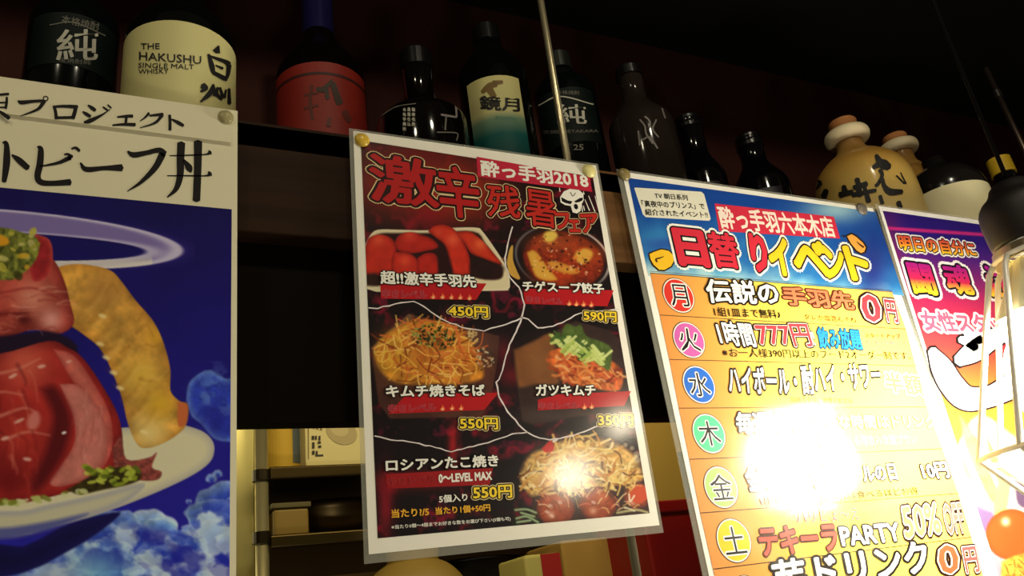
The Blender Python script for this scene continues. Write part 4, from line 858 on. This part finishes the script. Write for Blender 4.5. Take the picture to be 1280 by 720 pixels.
mb = MB(); T(mb, 'ロシアンたこ焼き', (482, 574.5), (482.5, 589.8), (622.5, 583), [(.10, BK), (.035, WH)], S2, 8); mb.build('dish_name', t2)
mb = MB(); poly(mb, [(482, 593), (616, 585), (612, 606), (484, 611)], I(150, 22, 26), S2, 2); T(mb, '辛さレベル', (483, 597.5), (483.5, 607.5), (545, 602.5), [(.05, I(196, 60, 60)), (.012, I(120, 12, 22))], S2, 4); T(mb, '0～LEVEL MAX', (548, 593.5), (548.5, 603.5), (614.5, 599.5), [(.045, WH)], S2, 5); mb.build('spice_level', t2)
mb = MB(); T(mb, '550円', (591, 608.5), (591.5, 624.5), (639.5, 622), [(.16, I(226, 206, 150)), (.11, BK), (.03, I(240, 206, 50))], S2, 6); mb.build('price', t2)
mb = MB(); T(mb, '5個入り', (548.5, 619.5), (549, 628.8), (584, 626), [(.03, WH)], S2, 5); T(mb, '当たり?/5', (489, 637), (489.5, 647.5), (536, 644.7), [(.03, I(236, 176, 50))], S2); T(mb, '当たり1個+50円', (544, 634.5), (544.5, 643.5), (612.5, 638.7), [(.03, I(236, 176, 50))], S2)
T(mb, '※当たり0個～4個までお好きな数をお選び下さい(5個も可)', (489, 656.6), (489.3, 662.4), (638, 651.4), [(.02, WH)], S2); mb.build('fine_print', t2)
pin(454, 172.5, Y2, .0056, (214, 176, 60), 'golden yellow thumbtack at the top left of the spicy dishes poster')
pin(738.5, 211.5, Y2, .0062, (226, 214, 140), 'pale yellow thumbtack at the top right of the spicy dishes poster')
# ------------------------------------------------------------------ poster 3: weekly events
Y3 = -.003
S3 = Plane(Y3)
tl, tr = at(777.5, 214.5, Y3), at(1091, 260.5, Y3)
def xline(a, b, z):  # the x on a paper edge seen through two photo points, at height z
    p0, p1 = at(*a, Y3), at(*b, Y3); return float(p0[0]+(p1[0]-p0[0])*(z-p0[2])/(p1[2]-p0[2]))
zb3 = float(tl[2])-.42
crn = [tl, tr, np.array([xline((1090, 257), (1243, 720), zb3), Y3, zb3]), np.array([xline((776, 214), (886, 720), zb3), Y3, zb3])]
t3 = poster((float(tl[0])+.15, Y3, zb3), 'bright laminated weekly event poster with blue header and round day badges')
sheet(t3, crn, Y3, rgb=(240, 236, 222)); film(t3, crn, Y3, (.0052, .002, .0026, .004))
p = Pic(float(at(785, 224, Y3)[0]), float(tr[0])+.002, float(at(812, 341, Y3)[2])-.003, float(at(930, 242.5, Y3)[2]), Y3-.00015, .0008, (40, 96, 170))
x, y = p.x, p.y; v = np.clip((y-(224+(x-785)*.14))/115, 0, 1); n1 = fbm(x*.018, y*.02, 31, 4); n2 = fbm(x*.05, y*.05, 37, 3)
c0 = np.array([18, 66, 146.]); c1 = np.array([60, 150, 196.]); c2 = np.array([196, 222, 214.])
w = np.clip((v-.25)*1.3+(n1-.5)*1.2, 0, 1)[:, None]; p.c = c0*(1-w)+c1*w; w = np.clip((v-.72)*3+(n2-.5)*.8, 0, 1)[:, None]; p.c = p.c*(1-w)+c2*w
p.glow(1045, 262, 40, 16, (176, 214, 214), .8); p.glow(1090, 335, 22, 40, (36, 44, 120), .9); p.glow(830, 305, 30, 9, (34, 66, 150), .7)
p.meshes([('header_picture', None, None)], t3)
mb = MB()
# day rows: filled bands with a gradient of their own print
rows = [((812.5, 341.5), (1115, 365)), ((824.5, 394), (1132.5, 411.5)), ((836.5, 449.5), (1144.5, 457.5)), ((848.5, 510.3), (1158.5, 508.8)), ((861.5, 574.3), (1178, 561)), ((875, 641.3), (1198, 616.8)), ((891, 711.5), (1214, 671.5)), ((908, 786), (1232, 730))]
xa = [at(*r[0], Y3) for r in rows]; xb = [at(*r[1], Y3) for r in rows]
def row_ink():
    if 'row' in MC: return MC['row']
    M = mat('row_print', (230, 160, 70), .55, spec=.15, coat=1., crough=.13, wave=.10); nt = M.node_tree
    g = nt.nodes.new('ShaderNodeNewGeometry'); s = nt.nodes.new('ShaderNodeSeparateXYZ'); mr = nt.nodes.new('ShaderNodeMapRange'); r = nt.nodes.new('ShaderNodeValToRGB')
    mr.inputs['From Min'].default_value = float(xa[2][0]); mr.inputs['From Max'].default_value = float(xb[2][0])
    nt.links.new(g.outputs['Position'], s.inputs[0]); nt.links.new(s.outputs['X'], mr.inputs['Value']); nt.links.new(mr.outputs[0], r.inputs[0]); nt.links.new(r.outputs[0], nt.nodes['Principled BSDF'].inputs['Base Color'])
    e = r.color_ramp.elements
    while len(e) < 5: e.new(.5)
    for q, (ps, c) in zip(e, ((0, (226, 146, 70)), (.18, (232, 162, 74)), (.45, (236, 206, 84)), (.8, (238, 214, 92)), (1, (226, 160, 90)))): q.position = ps; q.color = (*lin(c), 1)
    MC['row'] = M; return M
oy = np.array([0, -.0002, 0])
for i in range(7):
    mb = MB(); a, b, c, d = xa[i]+oy, xb[i]+oy, xb[i+1]+oy, xa[i+1]+oy; mb.add([a, b, c, d], [(3, 2, 1, 0)], row_ink())
    mb.build('day_band', t3, label=('orange', 'orange', 'orange and yellow', 'yellow', 'yellow', 'yellow', 'orange and yellow')[i]+' band of one weekday')
mb = MB()
for i in range(8):
    u = (xb[i]-xa[i]); mb.add([xa[i]+oy*2+np.array([0,0,.0003]), xb[i]+oy*2+np.array([0,0,.0003]), xb[i]+oy*2-np.array([0,0,.0003]), xa[i]+oy*2-np.array([0,0,.0003])], [(3,2,1,0)], I(60, 46, 26))
mb.add([xa[0]+oy*2+np.array([0,0,.0018]), xb[0]+oy*2+np.array([0,0,.0018]), xb[0]+oy*2+np.array([0,0,.0014]), xa[0]+oy*2+np.array([0,0,.0014])], [(3,2,1,0)], I(60, 46, 26))
mb.build('ruled_lines', t3)
# header
q7 = lambda pts: pl(pts, 5.145, 770, 200); q9 = lambda pts: pl(pts, 5.145, 930, 220)
mb = MB(); poly(mb, q7([(116,182),(125,178),(548,205),(565,220),(608,380),(598,392),(190,368),(172,350)]), I(226, 222, 200), S3, 2)
T(mb, 'TV 朝日系列', q7([(243,212)])[0], q7([(250,248)])[0], q7([(462,262)])[0], [(.02, BK)], S3); T(mb, '「真夜中のプリンス」で', q7([(160,260)])[0], q7([(170,302)])[0], q7([(572,320)])[0], [(.02, BK)], S3); T(mb, '紹介されたイベント!!', q7([(182,315)])[0], q7([(190,356)])[0], q7([(592,374)])[0], [(.02, BK)], S3)
mb.build('cream_note', t3, label='cream note with three lines of black text')
mb = MB(); poly(mb, [(893, 254.5), (1042, 271), (1050, 298.5), (898.5, 289)], I(202, 44, 66), S3, 2); T(mb, '酔っ手羽六本木店', (895.5, 258), (902, 285), (1045, 297), [(.03, I(244, 226, 210))], S3); mb.build('shop_banner', t3, label='crimson banner with white lettering')
mb = MB(); L3 = lambda c: [(.15, I(238, 238, 226)), (.095, I(30, 20, 24)), (.055, c)]
R3, Yl = I(206, 46, 62), I(240, 196, 40)
T(mb, '日', (841, 287), (851, 330), (886, 333), L3(R3), S3, 5); T(mb, '替', (882, 290), (892, 333), (927, 336), [(.13, I(238, 238, 226)), (.07, I(30, 20, 24)), (.03, R3)], S3, 5); T(mb, 'り', (935, 294), (943, 338), (961, 338), L3(R3), S3, 5)
T(mb, 'イ', (957, 300), (966, 343), (990, 343), L3(Yl), S3, 5); T(mb, 'ベ', (989, 302), (996, 342), (1036, 344), L3(Yl), S3, 5); T(mb, 'ン', (1026, 309), (1034, 346), (1058, 346), L3(Yl), S3, 5); T(mb, 'ト', (1054, 310), (1066, 349), (1088, 347), L3(Yl), S3, 5)
mb.build('title_lettering', t3, label='large red and yellow title lettering')
mb = MB(); poly(mb, q7([(205,600),(240,585),(290,568),(340,578),(375,610),(380,650),(360,690),(310,718),(270,715),(230,680),(212,640)]), I(40, 26, 16), S3, 3); poly(mb, q7([(214,606),(245,592),(290,576),(338,586),(366,614),(371,650),(352,684),(310,708),(276,706),(240,674),(220,638)]), I(236, 186, 40), S3, 4)
brush(mb, [(770+a/5.145, 200+b/5.145, w) for a, b, w in ((305,622,.8),(280,632,1.6),(255,640,2),(262,656,2.4))], I(60, 26, 16), S3, 5); brush(mb, [(770+a/5.145, 200+b/5.145, w) for a, b, w in ((374,600,1.6),(390,606,2.4))], I(230, 180, 60), S3, 4)
mb.build('chicken_drawing', t3, label='yellow drawing left of the title'); mb = MB()
poly(mb, q9([(650,385),(690,365),(725,385),(770,425),(792,460),(780,495),(750,508),(715,490),(675,440)]), I(40, 26, 16), S3, 6); poly(mb, q9([(660,390),(690,376),(720,394),(762,432),(780,462),(770,488),(750,497),(722,480),(684,434)]), I(230, 160, 70), S3, 7)
brush(mb, [(930+a/5.145, 220+b/5.145, w) for a, b, w in ((722,425,1),(745,445,2),(766,460,2.6))], I(70, 36, 20), S3, 8); brush(mb, [(930+a/5.145, 220+b/5.145, w) for a, b, w in ((628,385,1),(645,390,2.4))], I(40, 26, 16), S3, 6)
mb.build('chicken_drawing', t3, label='orange drawing right of the title')
# day badges
def badge(ch, cx, cy, rgb, r=.0157, chs=.62):
    c = at(cx, cy, Y3); mb = MB()
    for k_, (rr, m_) in enumerate(((r, I(40, 26, 20)), (r*.965, I(240, 232, 216)), (r*.9, I(*rgb)))):
        v = [(c[0]+rr*math.cos(a), Y3-.0004-k_*.00006, c[2]+rr*math.sin(a)) for a in np.linspace(0, 2*PI, 48, endpoint=False)]; mb.add(v, [tuple(range(48))], m_)
    v0, _, _ = glyphs(ch, 0.); lo, hi = v0.min(0), v0.max(0); sc = 2*r*chs/max(hi-lo)
    for k_, (o_, m_) in enumerate(((.05, I(240, 238, 230)), (.002, I(24, 18, 18)))):
        v, f, dk_ = glyphs(ch, o_); v = (v-(lo+hi)/2)*sc; mb.add(np.c_[c[0]+v[:, 0], Y3-.00062-(k_+dk_)*STEP, c[2]+v[:, 1]], f, m_)
    mb.build('day_badge', t3, label={'月': 'red', '火': 'pink', '水': 'blue', '木': 'mint green', '金': 'pale green', '土': 'yellow', '日': 'orange red'}[ch]+' round day badge')
for a in (('月', 848, 369.5, (214, 52, 40)), ('火', 861, 425, (206, 96, 170)), ('水', 873.5, 481, (40, 108, 206)), ('木', 886, 542, (90, 206, 150)), ('金', 901, 609, (176, 216, 120)), ('土', 917, 675.5, (236, 200, 40)), ('日', 934, 748, (220, 90, 40))): badge(*a)
WO = lambda o=.10: [(o, I(26, 18, 8)), (.03, I(246, 244, 232))]
RO = lambda c, o=.09: [(o+.05, I(40, 18, 10)), (o, I(240, 226, 206)), (.025, c)]
red3, dk = I(206, 60, 70), I(20, 14, 8)
ps = [(800, 330, 5.145), (970, 340, 5.145), (820, 450, 4.8), (1000, 450, 4.8), (860, 580, 5.14), (1040, 580, 5.14)]
def Q(i, *pts): ox, oy_, s = ps[i]; return tuple((ox+a/s, oy_+b/s) for a, b in pts)
def row(name, items):
    mb = MB()
    for txt, q, ly in items: T(mb, txt, *q, ly, S3, 8)
    mb.build('offer_text', t3, label=name)
OR = I(226, 120, 80)
row('monday offer in white and salmon with a red zero price', [('伝説の', Q(0, (415,100), (438,248), (895,262)), WO()), ('手羽先', Q(1, (30,95), (56,212), (505,246)), [(.09, I(90, 40, 24)), (.03, OR)]), ('0', Q(1, (535,150), (570,318), (680,318)), RO(red3, .06)), ('円', Q(1, (690,180), (715,318), (785,325)), RO(red3, .07)), ('1組1皿まで無料♪', Q(0, (468,278), (480,338), (905,354)), [(.01, dk)]), ('タレか塩選んでね', Q(1, (175,270), (182,308), (518,330)), [(.0, I(110, 40, 20))])])
BL = I(40, 130, 200)
row('tuesday offer in red and blue lettering', [('1時間', Q(0, (478,368), (520,520), (748,534)), WO()), ('777円', Q(0, (730,385), (770,530), (1108,530)), RO(red3, .05)), ('で', Q(1, (200,385), (225,470), (258,475)), WO()), ('飲み放題', Q(1, (255,360), (280,490), (555,500)), [(.08, I(24, 40, 70)), (.03, BL)]), ('スタートアップ', Q(1, (565,395), (572,425), (800,430)), [(.01, I(120, 60, 20))]), ('おかわり自由コース', Q(1, (575,440), (580,462), (838,470)), [(.02, I(226, 100, 120))]), ('※お一人様390円以上のフード2オーダー制です。', Q(0, (520,540), (530,600), (1742, 618)), [(.0, dk)])])
row('wednesday half price offer', [('ハイボール・', Q(2, (425,40), (440,195), (850,205)), WO()), ('酎ハイ・サワー', Q(3, (0,40), (20,205), (488,165)), WO(.09)), ('半額', Q(3, (495,70), (520,190), (740,215)), [(.09, I(240, 226, 206)), (.03, I(220, 110, 80))]), ('同時注文はご遠慮ください', Q(2, (805,222), (812,258), (1180,262)), [(.0, I(40, 30, 18))])])
row('thursday offer almost lost in the glare', [('毎週木曜', Q(2, (470,318), (490,440), (880,430)), WO()), ('お得な時間はドリンク', Q(3, (60,330), (75,412), (815,408)), [(.07, I(120, 90, 60)), (.03, I(236, 190, 150))]), ('0円', Q(3, (100,440), (130,545), (265,540)), RO(I(226, 160, 130), .05)), ('各種飲み放題プラン', Q(3, (310,455), (325,515), (700,505)), [(.0, I(150, 120, 150))])])
row('friday offer with a ten yen price', [('金曜限定', Q(4, (350,30), (395,175), (720,155)), WO()), ('本日', Q(4, (750,5), (775,150), (960,140)), WO()), ('ビールの日', Q(5, (30,20), (55,130), (420,100)), WO()), ('10円', Q(5, (560,0), (590,100), (755,85)), WO()), ('1組1回限定　食べれば食べるほどお得', Q(4, (455,215), (470,268), (1480, 195)), [(.0, I(40, 30, 20))])])
row('saturday tequila party offer in salmon and white', [('ハリヒょ〜え', Q(4, (690,300), (700,385), (1100,360)), [(.0, I(214, 110, 130))]), ('テキーラ', Q(4, (445,415), (470,590), (965,550)), [(.08, I(70, 30, 20)), (.03, I(222, 88, 70))]), ('PARTY', Q(5, (40,410), (65,525), (440,490)), [(.09, I(26, 18, 10)), (.03, I(246, 244, 236))]), ('50%', Q(5, (438,285), (470,475), (700,440)), RO(I(226, 130, 90), .06)), ('OFF', Q(5, (700,265), (735,450), (855,435)), RO(I(214, 110, 96), .05))])
row('sunday drink offer with a red zero', [('芋ドリンク', Q(4, (530,630), (570,860), (1560, 690)), WO()), ('0', Q(5, (672,535), (700,710), (815,690)), RO(I(222, 84, 50), .06)), ('円', Q(5, (830,540), (860,700), (945,690)), RO(I(222, 84, 80), .06))])
pin(782.5, 216, Y3, .0060, (138, 122, 74), 'dull olive thumbtack at the top left of the blue-headed poster')
pin(1080, 259.5, Y3, .0068, (112, 104, 92), 'grey thumbtack at the top right of the blue-headed poster')
# ------------------------------------------------------------------ poster 4: purple and red
Y4 = 0.001
S4 = Plane(Y4)
tl = at(1098, 257.5, Y4); zb4 = float(tl[2])-.42
def xl4(z): p0, p1 = at(1099, 258, Y4), at(1243, 720, Y4); return float(p0[0]+(p1[0]-p0[0])*(z-p0[2])/(p1[2]-p0[2]))
x4 = float(tl[0]); x4b = xl4(zb4)
crn = [tl, np.array([x4+.297, Y4, float(tl[2])]), np.array([x4b+.297, Y4, zb4]), np.array([x4b, Y4, zb4])]
t4 = poster((x4+.15, Y4, zb4), 'purple to red poster with a giant white letter, rightmost behind the lamp')
sheet(t4, crn, Y4, rgb=(238, 234, 228)); 
film(t4, crn, Y4, (.0042, .002, .003, .003))
inn = [at(1104, 268, Y4), None, None, None]; b = .0038
inn = [crn[0]+np.array([b, 0, -.0052]), crn[1]+np.array([-b, 0, -.0052]), crn[2]+np.array([-b, 0, b]), crn[3]+np.array([b+.002, 0, b])]
p = Pic(0, .297, 0, .42, Y4-.00015, .0011, (60, 30, 130))
uu = np.tile(np.linspace(0, 1, p.nx), p.nz); vv = np.repeat(np.linspace(0, 1, p.nz), p.nx)
p.P = ((1-vv)*(1-uu))[:, None]*inn[0]+((1-vv)*uu)[:, None]*inn[1]+(vv*uu)[:, None]*inn[2]+(vv*(1-uu))[:, None]*inn[3]
p.P[:, 1] = Y4-.00015; p.x, p.y = proj(p.P); x, y = p.x, p.y
stops = [(0, (38, 18, 112)), (.055, (40, 20, 116)), (.12, (84, 30, 120)), (.24, (176, 40, 84)), (.36, (206, 66, 60)), (.47, (226, 130, 50)), (.6, (240, 214, 60)), (.66, (236, 190, 120)), (.72, (196, 176, 176)), (1, (120, 104, 130))]
for k_ in range(3): p.c[:, k_] = np.interp(vv, [s_[0] for s_ in stops], [s_[1][k_] for s_ in stops])
p.glow(1110, 330, 16, 60, (190, 44, 64), .5)
p.line([(1100, 284.5), (1225, 293), (1500, 320)], (190, 40, 120), 4, 2, curve=False)
p.poly([(1196, 560), (1222, 520), (1260, 540), (1330, 600), (1300, 640), (1262, 632), (1228, 610)], (226, 214, 196), 6, nz=.2, ns=.05)
p.poly([(1200, 520), (1222, 548), (1238, 590), (1250, 622), (1240, 628), (1220, 590), (1206, 556)], (222, 172, 96), 4, nz=.3, ns=.1)
p.poly([(1232, 540), (1246, 570), (1256, 600), (1250, 606), (1238, 578)], (214, 160, 90), 4); p.poly([(1250, 590), (1264, 586), (1258, 640), (1246, 648), (1242, 634)], (230, 206, 110), 3)
p.poly([(1196, 594), (1210, 622), (1238, 640), (1240, 654), (1222, 652), (1206, 630)], (150, 124, 160), 5); p.poly([(1205, 622), (1226, 636), (1242, 642), (1236, 660), (1230, 664), (1214, 645)], (120, 96, 136), 4); p.poly([(1268, 600), (1290, 612), (1290, 636), (1272, 630)], (96, 74, 100), 4)
p.ell(1264, 668, 32, 32, (214, 84, 36), .2, soft=2, edge=(196, 66, 30), ew=8, hi=[(1257, 652, 5, (246, 210, 170))])
p.poly([(1252, 702), (1272, 694), (1300, 690), (1330, 700), (1330, 760), (1256, 760)], (214, 160, 60), 3, nz=.4, ns=.2)
for a in range(14): c_ = np.array([RS.uniform(1256, 1290), RS.uniform(698, 722)]); p.line([c_, c_+RS.uniform(-9, 9, 2)], (110, 70, 30), 1.2, 1)
p.meshes([('printed_background', (0, 0, 3000, 515), None), ('food_photo', None, 'printed photo with an orange red tomato')], t4)
def gz(a, c, stops): return ramp_ink('fire_gradient', float(at(*a, Y4)[2]), float(at(*c, Y4)[2]), stops)
mb = MB(); f1 = gz((1160, 316), (1160, 296), [(0, (240, 210, 50)), (.4, (232, 120, 40)), (1, (176, 30, 60))]); f2 = gz((1160, 369), (1160, 328), [(0, (246, 220, 50)), (.25, (240, 170, 50)), (.45, (206, 40, 80)), (1, (150, 24, 130))])
L4 = lambda f: [(.19, I(238, 232, 230)), (.10, I(24, 14, 30)), (.035, f)]
T(mb, '明日の自分に', (1121, 294), (1126, 313), (1221, 321), L4(f1), S4, 5)
T(mb, '闘', (1132, 329), (1143, 366), (1172, 369), L4(f2), S4, 5); T(mb, '魂', (1176, 330), (1187, 366), (1218, 369), L4(f2), S4, 5); T(mb, '注入', (1228, 332), (1238, 370), (1300, 376), L4(f2), S4, 5)
mb.build('title_lettering', t4, label='fire coloured title lettering outlined in white')
mb = MB(); T(mb, '女性スタッフの', (1147, 388), (1157, 413), (1296, 420), [(.15, I(242, 232, 228)), (.035, I(214, 90, 120))], S4, 5); mb.build('subtitle_lettering', t4, label='pink lettering outlined in white')
mb = MB(); wk, bkk = I(246, 244, 240), I(36, 26, 26)
strokes = [[(1164, 437, 10), (1176, 458, 26), (1190, 482, 30), (1208, 498, 30), (1236, 496, 26), (1262, 484, 30)], [(1196, 452, 14), (1216, 440, 26), (1240, 424, 24), (1262, 414, 16)], [(1199, 424, 8), (1210, 428, 12), (1220, 436, 10)], [(1206, 416, 8), (1218, 420, 12), (1226, 428, 9)]]
for st in strokes: brush(mb, st, bkk, S4, 3, extra=2.2)
for st in strokes: brush(mb, st, wk, S4, 5)
T(mb, 'ンタ!!', (1290, 430), (1300, 520), (1440, 530), [(.12, bkk), (.05, wk)], S4, 5)
mb.build('giant_lettering', t4, label='giant white brush letter outlined in black')
# ------------------------------------------------------------------ pendant lamp at the right
LY = -.152
B = at(1357, 460, LY); bx, bz = float(B[0]), float(B[2])
ct = np.array([bx, LY, 0.])
zc = float(at(1290, 312, LY)[2])
t = thing('pendant_lamp', (bx, LY, zc+.06), 'bright caged pendant lamp with black socket at the right edge', 'lamp')
blk = mat('black_bakelite', (20, 17, 16), .5)
lathe(MB(), smoothprof([(0, .058), (.006, .058), (.015, .055), (.019, .046), (.027, .04), (.0305, .031), (.0295, .006), (.028, 0), (0, 0)], 3), (bx, LY, zc+.004), blk, seg=48).build('socket', t, smooth=True)
lathe(MB(), [(.026, -.001), (.0305, -.0015), (.0312, .003), (.0305, .0085), (.026, .009)], (bx, LY, zc-.005), mat('nickel_ring', (176, 164, 130), .3, .9), seg=48).build('collar_ring', t, smooth=False)
tube(MB(), [(bx, LY, zc+.06), (bx, LY, .572)], .0018, mat('black_cord', (8, 7, 7), .8, spec=.1), 10).build('cord', t, smooth=True)
zbulb = bz; rb = .052
neck = [(.021, zc-.006), (.025, zc-.016), (.035, zc-.034), (.044, zc-.050)]
v = []; n = 72; f = []
for r_, z_ in neck:
    for i in range(n): a = 2*PI*i/n; rr = r_*(1+.05*(1 if (i//3) % 2 else -1)*.6); v.append((bx+rr*math.cos(a), LY+rr*math.sin(a), z_))
for j in range(len(neck)-1):
    for i in range(n): f.append((j*n+i, (j+1)*n+i, (j+1)*n+(i+1) % n, j*n+(i+1) % n))
MB().add(v, f, mat('bulb_base', (222, 216, 180), .4)).build('bulb_base', t, smooth=False, label='ribbed cream bulb base')
glow = bpy.data.materials.new('glowing_glass'); glow.use_nodes = True; nt = glow.node_tree; nt.nodes.remove(nt.nodes['Principled BSDF']); em = nt.nodes.new('ShaderNodeEmission'); em.inputs[0].default_value = (1, .93, .78, 1); em.inputs[1].default_value = BULB_W; nt.links.new(em.outputs[0], nt.nodes['Material Output'].inputs[0])
z1_ = zc-.050; zm = bz
prof = [(.0425, z1_)]+[(rb*math.sin(a), zm+rb*math.cos(a)) for a in np.linspace(.95, PI, 18)]
lathe(MB(), prof, (bx, LY, 0), glow, seg=48).build('bulb', t, smooth=True, label='glowing white bulb')
cage = mat('pale_wire', (236, 232, 220), .3, .1); nW = 9; rt, rm, rl = .0315, .088, .03; zt_, zm_, zl_ = zc-.004, bz-.052, bz-.125
for i in range(nW):
    a = 2*PI*i/nW+.2; d = Vector((math.cos(a), math.sin(a), 0)); o = Vector((bx, LY, 0))
    tube(MB(), [o+d*rt+Vector((0, 0, zt_)), o+d*(rt+.006)+Vector((0, 0, zt_-.008)), o+d*rm+Vector((0, 0, zm_)), o+d*(rm-.004)+Vector((0, 0, zm_-.004)), o+d*rl+Vector((0, 0, zl_))], .0023, cage, 8).build('cage_wire', t, smooth=True)
for rr, z_ in ((rm, zm_), (rl, zl_), (rt, zt_)): tube(MB(), [(bx+rr*math.cos(a), LY+rr*math.sin(a), z_) for a in np.linspace(0, 2*PI, 64, endpoint=False)], .002, cage, 8, closed=True).build('cage_ring', t, smooth=True)
bpy.data.objects.remove(_to)
